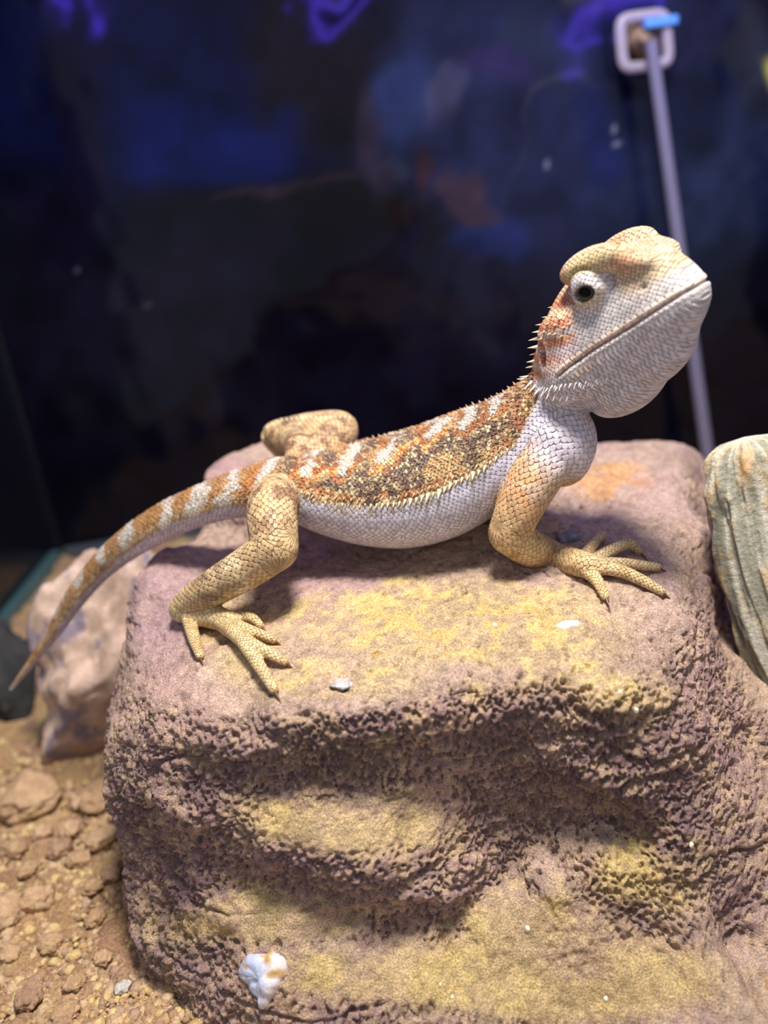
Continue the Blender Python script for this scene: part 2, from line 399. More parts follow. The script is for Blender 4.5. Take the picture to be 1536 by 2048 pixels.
# ================================================================== the lizard
def catmull(P, k):
    P = np.asarray(P, float); n = len(P)
    Q = np.vstack([2 * P[0] - P[1], P, 2 * P[-1] - P[-2]])
    out = []
    for i in range(n - 1):
        p0, p1, p2, p3 = Q[i], Q[i + 1], Q[i + 2], Q[i + 3]
        for t in np.linspace(0, 1, k, endpoint=False):
            out.append(0.5 * ((2 * p1) + (-p0 + p2) * t + (2 * p0 - 5 * p1 + 4 * p2 - p3) * t * t + (-p0 + 3 * p1 - 3 * p2 + p3) * t ** 3))
    out.append(P[-1]); return np.array(out)
tubes = []          # each: name, centres, near vec, up vec, half width, half height, arc length
LV, LF = [], []; lv_off = 0
def emit(V, Fc):
    global lv_off
    LV.append(V); LF.append(Fc + lv_off); lv_off += len(V)
def tube(name, C, a, b, nseg=28, sq=2.0, fr=(0, 1)):
    C = np.asarray(C); T = np.gradient(C, axis=0); T /= np.linalg.norm(T, axis=1, keepdims=True)
    near = np.array([0, -1.0, 0.0]); Wv = near - T * (T @ near)[:, None]
    l = np.linalg.norm(Wv, axis=1, keepdims=True); Wv = Wv / np.maximum(l, 1e-6)
    if (l < 0.35).any():
        alt = np.array([0.5, -0.6, 0.6]); Wv = alt - T * (T @ alt)[:, None]; Wv /= np.linalg.norm(Wv, axis=1, keepdims=True)
    U = np.cross(T, Wv)
    if U[:, 2].sum() < 0: U = -U
    th = np.linspace(0, 2 * np.pi, nseg, endpoint=False)
    ct = np.sign(np.cos(th)) * np.abs(np.cos(th)) ** (2 / sq); st = np.sign(np.sin(th)) * np.abs(np.sin(th)) ** (2 / sq)
    # rounded ends
    def ring(c, w_, u_, aa, bb): return c + aa * ct[:, None] * w_ + bb * st[:, None] * u_
    rings = []
    for (e, d) in ((0, -1), (None, 1)):
        pass
    for k in (0.98, 0.8, 0.45):
        rings.append(ring(C[0] - T[0] * a[0] * k, Wv[0], U[0], a[0] * math.sqrt(1 - k * k), b[0] * math.sqrt(1 - k * k)))
    for i in range(len(C)): rings.append(ring(C[i], Wv[i], U[i], a[i], b[i]))
    for k in (0.45, 0.8, 0.98):
        rings.append(ring(C[-1] + T[-1] * a[-1] * k, Wv[-1], U[-1], a[-1] * math.sqrt(1 - k * k), b[-1] * math.sqrt(1 - k * k)))
    G = np.array(rings); nr = len(G); V = G.reshape(-1, 3)
    V = np.vstack([V, G[0].mean(0), G[-1].mean(0)])
    Fq = []
    for i in range(nr - 1):
        for j in range(nseg):
            j2 = (j + 1) % nseg; Fq.append((i * nseg + j, i * nseg + j2, (i + 1) * nseg + j2, (i + 1) * nseg + j))
    for j in range(nseg):
        j2 = (j + 1) % nseg
        Fq.append((nr * nseg, j2, j, j)); Fq.append((nr * nseg + 1, (nr - 1) * nseg + j, (nr - 1) * nseg + j2, (nr - 1) * nseg + j2))
    emit(V, np.array(Fq))
    arc = np.concatenate([[0], np.cumsum(np.linalg.norm(np.diff(C, axis=0), axis=1))])
    tubes.append(dict(name=name, f=fr, C=C, W=Wv, U=U, T=T, a=np.asarray(a), b=np.asarray(b), arc=arc))
def limb(name, pts, k=7, nseg=24, fr=(0, 1)):
    """pts: (point, radius in mm)"""
    C = catmull([np.append(p, r * 1e-3) for p, r in pts], k)
    tube(name, C[:, :3], C[:, 3], C[:, 3], nseg, fr=fr)

MM = 1e-3
# --- trunk and tail: pixel centre, apparent half height (px), depth Y, width ratio
rows = [(22, 1378, 4, .252, 1), (60, 1328, 8, .250, 1), (108, 1262, 15, .248, 1), (150, 1197, 21, .246, 1), (200, 1136, 26, .244, 1.02), (262, 1084, 32, .240, 1.05), (330, 1043, 37, .236, 1.08),
        (400, 1012, 40, .232, 1.12), (470, 990, 46, .229, 1.2), (540, 977, 56, .227, 1.3), (600, 977, 70, .226, 1.32), (660, 983, 87, .225, 1.32), (730, 986, 103, .2245, 1.32), (800, 980, 114, .224, 1.30),
        (870, 962, 116, .223, 1.28), (940, 930, 110, .221, 1.25), (1005, 893, 98, .218, 1.2), (1060, 850, 84, .215, 1.1), (1105, 805, 72, .212, 1.0), (1140, 760, 62, .209, 1.0)]
cs, aa, bb = [], [], []
for (px, py, hp, Y, k) in rows:
    p = at_y(px, py, Y); d = (p - CAM) @ FW; h = hp * d / FPX
    b_ = h / math.sqrt(math.cos(PITCH) ** 2 + (k * math.sin(PITCH)) ** 2)
    cs.append(np.concatenate([p, [b_ * k, b_]]))
cs = catmull(cs, 10)
tube('body', cs[:, :3], cs[:, 3], cs[:, 4], 64, 2.15)
# chest and shoulder masses
def ellipsoid(c, r, axes, nu=28, nv=18):
    u = np.linspace(0, 2 * np.pi, nu, endpoint=False); v = np.linspace(-np.pi / 2, np.pi / 2, nv)
    Ug, Vg = np.meshgrid(u, v, indexing='ij')
    L_ = np.stack([np.cos(Ug) * np.cos(Vg) * r[0], np.sin(Ug) * np.cos(Vg) * r[1], np.sin(Vg) * r[2]], -1).reshape(-1, 3)
    emit(np.asarray(c) + L_ @ np.asarray(axes), grid_faces(nu, nv, True))
I3 = np.eye(3)
ellipsoid(at_y(1110, 880, .2105), (.0105, .0125, .0115), I3)
ellipsoid(at_y(1118, 900, .2125), (.0085, .0115, .0095), I3)

# --- head in its own frame: X forward, L to the near side, Z up (mm)
a_, b_, g_ = math.radians(53), math.radians(26), math.radians(-8)
hX = np.array([math.cos(a_) * math.cos(b_), -math.sin(a_) * math.cos(b_), math.sin(b_)])
hL = np.array([-math.sin(a_), -math.cos(a_), 0]); hZ = np.cross(hL, hX); hZ /= np.linalg.norm(hZ)
if hZ[2] < 0: hZ = -hZ
hL, hZ = math.cos(g_) * hL + math.sin(g_) * hZ, -math.sin(g_) * hL + math.cos(g_) * hZ
HS = 0.89e-3
H0 = at_y(1405, 570, .184)
HB = np.stack([hX, hL, hZ])
def hw(X, L, Z): return H0 + HS * (X * hX + L * hL + Z * hZ)
def hloc(P): return ((P - H0) @ HB.T) / HS
hr = [(0.6, 2.5, -1.5, 2.0), (-0.4, 6.0, -3.2, 4.4), (-2.2, 10.4, -5.4, 6.6), (-6, 15.0, -8.2, 8.6), (-11, 18.2, -11.0, 10.2), (-17, 19.6, -13.4, 11.2), (-23, 19.6, -15.2, 12.8), (-29, 19.4, -16.5, 14.6),
      (-35, 17.8, -17.0, 15.8), (-40, 15.2, -16.0, 15.8), (-45, 12.0, -12.5, 14.0), (-50, 8.5, -8, 11), (-54, 5.5, -4, 7)]
hr = catmull(np.array(hr, float), 6)
th = np.linspace(0, 2 * np.pi, 56, endpoint=False)
G = []
for X, zt, zb, wd_ in hr:
    c_, s_ = np.cos(th), np.sin(th)
    Lc = wd_ * np.sign(c_) * np.abs(c_) ** 0.85
    Lc = Lc * np.where(s_ > 0, 1 - 0.30 * s_ ** 2, 1 - 0.12 * s_ ** 2)
    Zc = np.where(s_ > 0, zt, -zb) * np.sign(s_) * np.abs(s_) ** 0.9
    G.append(np.stack([np.full_like(Lc, X), Lc, Zc], 1))
G = np.array(G); Vh = G.reshape(-1, 3)
Fq = grid_faces(len(G), 56); Fw = np.array([(i * 56 + 55, (i + 1) * 56 + 55, (i + 1) * 56, i * 56) for i in range(len(G) - 1)])
V2 = np.vstack([Vh, G[0].mean(0), G[-1].mean(0)])
cap = [(len(Vh), (j + 1) % 56, j, j) for j in range(56)] + [(len(Vh) + 1, (len(G) - 1) * 56 + j, (len(G) - 1) * 56 + (j + 1) % 56, (len(G) - 1) * 56 + (j + 1) % 56) for j in range(56)]
emit(H0 + HS * (V2 @ HB), np.vstack([Fq, Fw, np.array(cap)]))
def hell(X, L, Z, rx, rl, rz, tilt=0):
    t = math.radians(tilt); ax = np.stack([math.cos(t) * hX + math.sin(t) * hZ, hL, -math.sin(t) * hX + math.cos(t) * hZ])
    ellipsoid(hw(X, L, Z), (rx * HS, rl * HS, rz * HS), ax)
for s in (1, -1):
    hell(-19.0, 8.2 * s, 18.4, 10.5, 4.2, 4.4, -6)        # brow ridge
    hell(-10.5, 6.4 * s, 14.2, 8.0, 3.2, 3.2, -30)       # ridge from brow to nostril
    hell(-7.5, 5.2 * s, 7.4, 3.4, 3.0, 3.0)              # nostril swelling
    hell(-21, 10.0 * s, 13.0, 5.4, 3.6, 4.6)              # eye bulge
    hell(-39, 12.8 * s, -3.5, 9.5, 4.6, 7.0, 20)         # jowl
    hell(-35, 11.6 * s, 8.0, 7.0, 3.8, 5.5)              # temple
hell(-32, 0, -12.5, 13.5, 11.5, 8.5, 12)                 # beard pouch
hell(-20, 0, -10.5, 13.0, 9.0, 6.5, 14)

# --- limbs
def RK(px, py, lift): return on_rock(px, py, lift * MM)
heel = RK(372, 1240, 4.0); hy = heel[1]
foot_h = RK(430, 1252, 3.4); foot_h2 = RK(468, 1262, 3.0)
knee = at_y(552, 1096, .1995); ank = at_y(378, 1206, hy - .001)
limb('hind', [(at_y(572, 985, .226), 6.0), (at_y(546, 1008, .212), 6.5), (at_y(545, 1050, .2045), 6.5), (knee, 5.9)], fr=(0, .4))
limb('hind', [(knee, 5.8), (at_y(500, 1132, .2005), 5.5), (at_y(440, 1168, .2030), 5.0), (ank, 4.3)], fr=(.4, .75))
limb('hind', [(ank, 4.2), (heel, 3.8)], fr=(.75, .8)); limb('hind', [(heel, 3.8), (foot_h, 3.3), (foot_h2, 2.9)], fr=(.8, 1))
wr = RK(1165, 1148, 3.2); elb = at_y(1018, 1066, .202)
limb('arm', [(at_y(1128, 868, .207), 6.2), (at_y(1085, 935, .2035), 6.5), (at_y(1044, 1005, .2020), 6.1), (elb, 5.4)], fr=(0, .5))
limb('arm', [(elb, 5.5), (at_y(1055, 1093, .2060), 5.1), (at_y(1108, 1116, .2120), 4.5), (wr, 3.5), (RK(1190, 1150, 2.6), 2.9)], fr=(.5, 1))
toes = {}
def toe(part, pts):
    P = []
    for (px, py, lf, r) in pts:
        q = RK(px, py, lf); P.append((q, r))
    limb(part, P, 6, 16); toes.setdefault(part, []).append([q for q, _ in P])
toe('hind_toe', [(452, 1264, 3.2, 2.5), (487, 1296, 3.0, 1.9), (520, 1342, 2.3, 1.6), (550, 1386, 1.2, 1.2)])
toe('hind_toe', [(460, 1264, 3.2, 2.0), (503, 1302, 3.2, 1.6), (540, 1322, 2.8, 1.4), (572, 1332, 1.3, 1.0)])
toe('hind_toe', [(462, 1262, 3.0, 1.9), (502, 1278, 3.0, 1.5), (524, 1284, 2.6, 1.35), (549, 1288, 1.3, 1.0)])
toe('hind_toe', [(452, 1256, 2.8, 1.9), (488, 1252, 3.0, 1.6), (510, 1253, 2.6, 1.4), (524, 1260, 1.3, 1.0)])
toe('hind_toe', [(382, 1250, 3.0, 2.0), (391, 1285, 2.2, 1.7), (402, 1318, 1.2, 1.15)])
toe('hand_toe', [(1170, 1130, 2.6, 1.9), (1188, 1100, 2.2, 1.5), (1204, 1078, 1.3, 1.2)])
toe('hand_toe', [(1188, 1138, 2.8, 1.9), (1228, 1116, 3.0, 1.6), (1258, 1103, 2.6, 1.5), (1277, 1110, 1.4, 1.1)])
toe('hand_toe', [(1190, 1146, 2.8, 1.9), (1245, 1142, 2.4, 1.6), (1314, 1142, 1.3, 1.15)])
toe('hand_toe', [(1186, 1150, 2.8, 1.9), (1240, 1158, 2.6, 1.7), (1285, 1174, 2.0, 1.5), (1322, 1190, 1.2, 1.15)])
toe('hand_toe', [(1170, 1156, 2.6, 1.9), (1193, 1174, 2.2, 1.6), (1210, 1200, 1.2, 1.15)])
# far hind leg folded above the back line, far foot behind the trunk
limb('hind', [(at_y(610, 930, .236), 6.5), (at_y(655, 890, .244), 5.8), (at_y(682, 858, .252), 5.4), (at_y(640, 857, .256), 5.4), (at_y(580, 864, .260), 4.8), (at_y(545, 872, .264), 3.8), (at_y(570, 905, .268), 3.2), (at_y(600, 930, .272), 2.8)])
limb('hind', [(at_y(600, 900, .240), 5.0), (at_y(585, 880, .254), 4.2)]); limb('hind', [(at_y(560, 876, .260), 4.4), (at_y(620, 872, .254), 5.6), (at_y(670, 868, .250), 5.6)])
limb('arm', [(at_y(1075, 890, .222), 6.0), (at_y(1045, 960, .232), 5.2), (at_y(1035, 1010, .236), 4.2), (RK(1050, 1050, 3.0), 3.2)])
for q in ((1040, 1062), (1064, 1058)):
    toe('hand_toe', [(1050, 1052, 2.6, 1.9), (q[0], q[1], 1.4, 1.3)])
toes['hand_toe'] = toes['hand_toe'][:5]

# --- union into one continuous skin
V0 = np.vstack(LV); F0 = np.vstack(LF)
tmp_me = bpy.data.meshes.new('skin_source')
polys = [tuple(dict.fromkeys(f)) for f in F0.tolist()]
polys = [p for p in polys if len(p) > 2]
tmp_me.from_pydata(V0.tolist(), [], polys); tmp_me.update()
bm = bmesh.new(); bm.from_mesh(tmp_me); bmesh.ops.recalc_face_normals(bm, faces=bm.faces[:]); bm.to_mesh(tmp_me); bm.free()
tmp = bpy.data.objects.new('skin_source', tmp_me); COL.objects.link(tmp)
md = tmp.modifiers.new('r', 'REMESH'); md.mode = 'VOXEL'; md.voxel_size = 0.00027; md.adaptivity = 0
dg = bpy.context.evaluated_depsgraph_get(); ev = tmp.evaluated_get(dg); em = ev.to_mesh()
nv = len(em.vertices); V = np.empty(nv * 3, np.float32); em.vertices.foreach_get('co', V); V = V.reshape(-1, 3).astype(np.float64)
npol = len(em.polygons); lt = np.empty(npol, np.int32); em.polygons.foreach_get('loop_total', lt)
li = np.empty(len(em.loops), np.int32); em.loops.foreach_get('vertex_index', li)
assert (lt == 4).all()
Q = li.reshape(-1, 4).copy()
ev.to_mesh_clear(); bpy.data.objects.remove(tmp, do_unlink=True); bpy.data.meshes.remove(tmp_me)
E2 = np.vstack([Q[:, [0, 1]], Q[:, [1, 2]], Q[:, [2, 3]], Q[:, [3, 0]]])
deg = np.bincount(E2[:, 0], minlength=nv).astype(float)
def lap(A, it, lam=0.5, wgt=None):
    A = A.astype(np.float64)
    for _ in range(it):
        S_ = np.stack([np.bincount(E2[:, 0], A[E2[:, 1], k], nv) for k in range(A.shape[1])], 1) / deg[:, None]
        A = A + (S_ - A) * (lam if wgt is None else (lam * wgt)[:, None])
    return A
def vnormals(V):
    n = np.cross(V[Q[:, 2]] - V[Q[:, 0]], V[Q[:, 3]] - V[Q[:, 1]])
    out = np.stack([sum(np.bincount(Q[:, j], n[:, k], nv) for j in range(4)) for k in range(3)], 1)
    return out / (np.linalg.norm(out, axis=1, keepdims=True) + 1e-15)
# part of each vertex: signed distance to every tube, smallest wins
best = np.full(nv, 1e9); pid = np.full(nv, -1); su = np.zeros((nv, 3)); sarc = np.zeros(nv); sth = np.zeros(nv); frac = np.zeros(nv)
HL = hloc(V)
for ti, t in enumerate(tubes):
    lo = t['C'].min(0) - t['a'].max() - .004; hi = t['C'].max(0) + t['a'].max() + .004
    idx = np.where(((V > lo) & (V < hi)).all(1))[0]
    for k in range(0, len(idx), 40000):
        ii = idx[k:k + 40000]; P = V[ii]; Cc = t['C']
        d2 = ((P[:, None, :] - Cc[None]) ** 2).sum(2); j = d2.argmin(1)
        dv = P - Cc[j]; along = (dv * t['T'][j]).sum(1); x = (dv * t['W'][j]).sum(1); y = (dv * t['U'][j]).sum(1)
        q = np.sqrt((x / t['a'][j]) ** 2 + (y / t['b'][j]) ** 2 + (np.maximum(np.abs(along) - .0012, 0) / t['a'][j]) ** 2)
        sd = (q - 1) * np.minimum(t['a'][j], t['b'][j])
        if t['name'] == 'body': sd = sd + 0.0004
        m = sd < best[ii]; w_ = ii[m]
        best[w_] = sd[m]; pid[w_] = ti; ang = np.arctan2(y[m], x[m]); ar = t['arc'][j[m]] + along[m]
        sarc[w_] = ar; sth[w_] = ang; frac[w_] = t['f'][0] + (t['f'][1] - t['f'][0]) * ar / t['arc'][-1]
        Rr_ = 0.5 * (t['a'][j[m]] + t['b'][j[m]])
        su[w_, 0] = ar; su[w_, 1] = ang * Rr_
names = np.array([t['name'] for t in tubes] + ['head'])
# head region: forward of a slanted plane behind the jaw
hm = (HL[:, 0] > -50 - 0.25 * (HL[:, 2])) & (HL[:, 0] < 4) & (np.abs(HL[:, 1]) < 22) & (HL[:, 2] > -22) & (HL[:, 2] < 25)
hm &= ~((names[pid] == 'arm'))
pid[hm] = len(tubes); pname = names[pid]
V = lap(V, 5)
hw_ = lap((pname == 'head').astype(float)[:, None], 10)[:, 0]; lw_ = ((pname == 'hind') | (pname == 'arm')).astype(float)
V = lap(V, 26, 0.5, np.clip(hw_ + 0.7 * lw_, 0, 1)); V = lap(V, 100, 0.5, np.clip(hw_, 0, 1))
jw = np.exp(-(np.abs(best) / .0007) ** 2)
isb = pname == 'body'
bd = np.zeros(nv); df = isb[E2[:, 0]] != isb[E2[:, 1]]; bd[E2[df, 0]] = 1
bd = lap(bd[:, None], 22)[:, 0]; bd = np.clip(bd / 0.08, 0, 1)
V = lap(V, 16, 0.5, bd)
Nn = vnormals(V)
if ((V - V.mean(0)) * Nn).sum() < 0: Nn = -Nn; Q = Q[:, ::-1]

# --- facial relief
HL = hloc(V); X, Lh, Z = HL[:, 0], HL[:, 1], HL[:, 2]; aL = np.abs(Lh)
isH = pname == 'head'
EX, EZ = -21.0, 13.2
def surfL(x, z):
    m = isH & (Lh > 0); i = np.where(m)[0][np.argmin((X[m] - x) ** 2 + (Z[m] - z) ** 2 + 0.02 * (20 - Lh[m]) ** 2)]; return Lh[i]
EL_ = surfL(EX, EZ)
side = np.sign(Lh)[:, None] * hL
ex, ez = X - EX, Z - EZ
re = np.sqrt((ex / 5.6) ** 2 + (ez / 4.8) ** 2); op = np.sqrt(((ex - 0.2) / 2.75) ** 2 + ((ez + 0.55 + 0.08 * ex) / 1.85) ** 2)
lid = isH & (aL > 4) & (re < 1.6)
amt = np.where(lid, 0.9 * np.exp(-((re - 0.55) / 0.33) ** 2) - 0.8 * np.exp(-((re - 1.12) / 0.10) ** 2) * sstep(-3, 1, ez + 1.5), 0)
amt = amt + np.where(lid, -2.6 * sstep(1.12, 0.86, op), 0)
V = V + side * (amt * HS)[:, None]
zm = np.interp(X, [-40, -34, -26, -16, -8, -2, 1], [-2.6, -1.4, -0.6, -0.2, 0.3, 0.6, 0.4])
mo = np.where(isH & (X > -39.5), np.exp(-((Z - zm) / 0.42) ** 2) * sstep(-39.5, -36, X), 0)
lipb = np.where(isH & (X > -38), np.exp(-((Z - zm - 1.0) / 0.7) ** 2) + 0.8 * np.exp(-((Z - zm + 1.0) / 0.7) ** 2), 0)
nos = np.where(isH, np.exp(-(((X + 8.6) / 0.75) ** 2 + ((Z - 6.6) / 0.6) ** 2)) * (aL > 2), 0)
er = np.sqrt(((X + 41.0 - 0.3 * (Z - 5.0)) / 1.7) ** 2 + ((Z - 5.0) / 3.4) ** 2)
ear = np.where(isH & (aL > 6), sstep(1.15, 0.5, er), 0); earrim = np.where(isH & (aL > 6), np.exp(-((er - 1.35) / 0.3) ** 2), 0)
ridges = np.where(isH & (Z < zm - 2), 0.11 * np.sin(X * 2 * np.pi / 1.25 + 0.8 * Z / 2), 0) * sstep(-1.0, -4.0, Z - zm)
V = V + Nn * (((-0.75 * mo + 0.22 * lipb - 0.9 * nos - 1.9 * ear + 0.35 * earrim + ridges) * HS)[:, None])
V = lap(V, 1)
Nn = vnormals(V)
if ((V - V.mean(0)) * Nn).sum() < 0: Nn = -Nn

# --- scale coordinates (cells), drives the scale relief in the material
cell = np.select([pname == 'body', (pname == 'hind') | (pname == 'arm'), (pname == 'hind_toe') | (pname == 'hand_toe')], [1.08e-3, 1.3e-3, 0.85e-3], 1.0e-3)
su = su / cell[:, None]
beard = isH & (Z < zm - 1.5)
topm = isH & (Nn @ hZ > 0.72)
hu = np.stack([np.where(beard, X / 0.85, X / 0.95), np.where(topm, Lh / 0.95, np.where(beard, Z / 1.9, Z / 0.95)), np.zeros(nv)], 1)
su[isH] = hu[isH]; su[:, 2] = 0
lab = isH & (np.abs(Z - zm - 1.0) < 1.0) & (X > -38)
su[lab] = np.stack([X / 1.3, (Z - zm) / 2.0, np.zeros(nv)], 1)[lab]

# --- colours (skin pigment only)
vx, vy = proj(V)
# mirror the far half of the trunk onto the near half so both flanks carry the same pattern
tb = tubes[0]
ib = np.where(isb)[0]
jj = np.empty(len(ib), int)
for k in range(0, len(ib), 40000):
    jj[k:k + 40000] = ((V[ib[k:k + 40000], None, :] - tb['C'][None]) ** 2).sum(2).argmin(1)
off = ((V[ib] - tb['C'][jj]) * tb['W'][jj]).sum(1)
Vm = V[ib] - tb['W'][jj] * (np.minimum(off, 0) * 2)[:, None]
mx_, my_ = vx.copy(), vy.copy(); mx_[ib], my_[ib] = proj(Vm)
n1 = fbm(V, 350, 3, 201); n2 = fbm(V, 900, 2, 205); n3 = fbm(V, 130, 3, 209)
C = np.tile(lin((204, 176, 124)), (nv, 1)); spot = np.zeros(nv); grv = np.full(nv, 0.30)
def seg_d(P, Q_):
    P = np.array(P, float); Q_ = np.array(Q_, float); d = Q_ - P
    t = np.clip(((mx_ - P[0]) * d[0] + (my_ - P[1]) * d[1]) / (d @ d), 0, 1)
    return np.hypot(mx_ - P[0] - t * d[0], my_ - P[1] - t * d[1]), t
ylat = np.interp(mx_, [0, 60, 110, 150, 190, 230, 290, 360, 430, 500, 590, 620, 700, 800, 880, 960, 1030, 1060, 1080, 1110],
                 [1400, 1335, 1265, 1205, 1162, 1122, 1075, 1040, 1020, 1010, 990, 1002, 1016, 1011, 988, 946, 892, 830, 790, 740])
below = my_ - ylat + 5 * n1
tailm = sstep(600, 480, mx_)
brown = mix(np.tile(lin((176, 138, 92)), (nv, 1)), lin((196, 160, 110)), sstep(-0.3, 0.5, n1))
darkp = lin((78, 58, 58)); orange = lin((180, 108, 54)); white = lin((204, 192, 178)); cream = lin((214, 190, 148))
dors = brown
dk = sstep(-0.15, 0.45, n3 + 0.5 * n1 + 0.35 * sstep(640, 900, mx_) + 0.32) * (1 - tailm)
dors = mix(dors, darkp, dk * 0.85)
dors = mix(dors, lin((164, 116, 68)), tailm * 0.85)
dors = mix(dors, lin((190, 166, 118)), sstep(0.3, 0.65, n2 + 0.3 * n1) * 0.55 * (1 - tailm))
bars = [((552, 905), (513, 972)), ((640, 885), (612, 945)), ((735, 868), (682, 940)), ((802, 858), (764, 918)), ((896, 832), (858, 872)), ((965, 800), (925, 850)), ((1015, 775), (985, 815)),
        ((474, 930), (450, 1006)), ((408, 952), (384, 1022)), ((337, 982), (328, 1044)), ((257, 1034), (250, 1086)), ((206, 1076), (202, 1114)), ((168, 1116), (150, 1168)), ((128, 1168), (108, 1224)), ((92, 1232), (80, 1280))]
wb = np.zeros(nv); ob = np.zeros(nv)
for i, (p, q) in enumerate(bars):
    d, t = seg_d(p, q); d = d + 9 * n1 + 6 * n2
    wd_ = 8 if i < 7 else np.interp(p[0], [90, 260, 480], [7, 11, 14])
    wb = np.maximum(wb, sstep(wd_ + 4, wd_ - 4, d)); ob = np.maximum(ob, sstep(30, 20, d) * sstep(9, 16, d) * sstep(0.2, 0.6, t) * (i < 7))
dors = mix(dors, orange, np.clip(ob * 0.65, 0, 1))
for p, q in [((512, 990), (625, 935)), ((625, 950), (700, 930)), ((745, 945), (835, 880)), ((850, 895), (905, 850))]:
    d, t = seg_d(p, q); dors = mix(dors, mix(np.tile(orange, (nv, 1)), lin((222, 170, 96)), sstep(-0.2, 0.3, n2)), sstep(10, 4, np.abs(d + 5 * n1)) * 0.85)
dors = mix(dors, lin((190, 120, 84)), sstep(960, 1060, mx_) * 0.55 * sstep(-0.4, 0.4, n1))
dors = mix(dors, white, wb * np.interp(mx_, [60, 180], [0.4, 1.0]))
belly = mix(np.tile(lin((204, 198, 210)), (nv, 1)), lin((188, 178, 186)), sstep(0.1, 0.7, n3) * 0.6)
belly = mix(belly, lin((206, 184, 186)), tailm * 0.6)
cb = mix(dors, belly, sstep(-3, 5, below))
ll = np.exp(-((below + 9) / 6.5) ** 2)
cb = mix(cb, orange, np.exp(-((below + 18) / 8) ** 2) * sstep(-0.3, 0.3, n1) * (1 - tailm) * 0.85)
cb = mix(cb, cream, ll * (1 - 0.3 * tailm) * sstep(-0.5, 0.1, n2))
dusk = np.exp(-((below - 12) / 9) ** 2) * sstep(-0.1, 0.4, n1) * (1 - tailm)
cb = mix(cb, lin((170, 148, 104)), dusk * 0.75)
sh = sstep(1010, 1060, mx_) * sstep(-8, 20, below)
cb = mix(cb, lin((208, 198, 206)), sh * 0.7)
C[isb] = cb[isb]
spot[isb] = (sstep(-4, -14, below) * (1 - 0.75 * tailm))[isb]
grv[isb] = np.where(below > 0, 0.22, 0.42)[isb]
isarm = pname == 'arm'; ishind = pname == 'hind'; istoe = (pname == 'hind_toe') | (pname == 'hand_toe')
up_arm = sstep(0.52, 0.30, frac)
ca = mix(np.tile(lin((208, 178, 130)), (nv, 1)), lin((200, 142, 98)), up_arm * (0.55 + 0.4 * n3))
ca = mix(ca, lin((236, 214, 190)), np.exp(-((frac - 0.27) / 0.06) ** 2) * sstep(-0.2, 0.3, n1) * 0.8)
ca = mix(ca, lin((168, 130, 88)), sstep(0.0, 0.5, n1) * 0.6)
ca = mix(ca, lin((214, 206, 216)), sstep(0.20, 0.04, frac - 0.06 * np.cos(sth)) * 0.9)
C[isarm] = ca[isarm]
ch = mix(np.tile(lin((200, 168, 122)), (nv, 1)), lin((130, 96, 72)), sstep(-0.1, 0.5, n1 + 0.3 * n2) * np.interp(frac, [0, .3, .5, 1], [.9, .8, .35, .15]))
ch = mix(ch, lin((112, 88, 72)), np.exp(-((frac - 0.60) / 0.05) ** 2) * sstep(-0.35, 0.3, n1) * 0.75)
ch = mix(ch, lin((212, 186, 136)), sstep(0.62, 0.85, frac) * 0.75)
ch = mix(ch, lin((238, 224, 186)), np.exp(-((frac - 0.52) / 0.03) ** 2) * sstep(-0.1, 0.4, n2) * 0.6)
C[ishind] = ch[ishind]
ct_ = mix(np.tile(lin((214, 186, 136)), (nv, 1)), lin((188, 136, 82)), 0.45 * sstep(0, 0.5, n1))
C[istoe] = ct_[istoe]; grv[istoe] = 0.42; grv[isarm | ishind] = (0.24 + 0.26 * sstep(0.12, 0.3, frac))[isarm | ishind]
# head
c = np.tile(lin((212, 203, 200)), (nv, 1))                                   # cheek and lores
c = mix(c, lin((202, 190, 192)), sstep(-1.0, -4.0, Z - zm) * 0.9)            # beard
c = mix(c, lin((150, 140, 146)), np.exp(-((Z - zm + 11.5) / 2.2) ** 2) * sstep(-0.2, 0.4, n1) * sstep(-18, -28, X) * 0.55)
topw = sstep(0.25, 0.65, Nn @ hZ) * sstep(4, 8, Z)
topw = np.maximum(topw, sstep(14.8, 17.2, Z + 0.22 * (X + 20)))
c = mix(c, lin((214, 190, 152)), topw)
topw = np.maximum(topw, sstep(-17, -12, X) * sstep(5.2, 8.0, Z + 0.10 * (X + 8)))
c = mix(c, lin((198, 172, 138)), topw * sstep(-17, -12, X))
c = mix(c, lin((208, 150, 112)), topw * sstep(-0.1, 0.45, n3 + 0.3 * n1) * 0.75 * sstep(-4, -9, X))
c = mix(c, lin((210, 190, 132)), np.exp(-(((X + 19) / 9) ** 2 + ((Z - 18.4) / 2.6) ** 2)) * (aL > 6) * 0.8)
c = mix(c, lin((206, 184, 160)), np.exp(-(((X + 8.5) / 4.2) ** 2 + ((Z - 6.6) / 2.6) ** 2)) * (aL > 2) * 0.7)
rear = sstep(-26.5, -31, X - 0.25 * (Z - 6)) * sstep(0.5, 3.5, Z - zm + 0.0 * X)
strp = 0.5 + 0.5 * np.sin((Z + 0.30 * X) * 1.35 + 1.2)
c = mix(c, lin((198, 124, 88)), rear * (0.35 + 0.6 * sstep(0.25, 0.6, strp)))
c = mix(c, lin((222, 190, 140)), rear * sstep(0.3, 0.6, n2) * 0.5)
c = mix(c, lin((212, 200, 208)), np.exp(-(((X + 33) / 4.2) ** 2 + ((Z - 2.2) / 1.7) ** 2)) * 0.7)
lipc = np.where(X > -38, np.exp(-((Z - zm - 1.0) / 0.75) ** 2), 0)
c = mix(c, lin((228, 196, 158)), lipc * 0.7 * sstep(-6, -16, X)); c = mix(c, lin((232, 214, 178)), lipc * 0.7 * sstep(-14, -6, X))
c = mix(c, lin((178, 122, 112)), mo * 0.65)
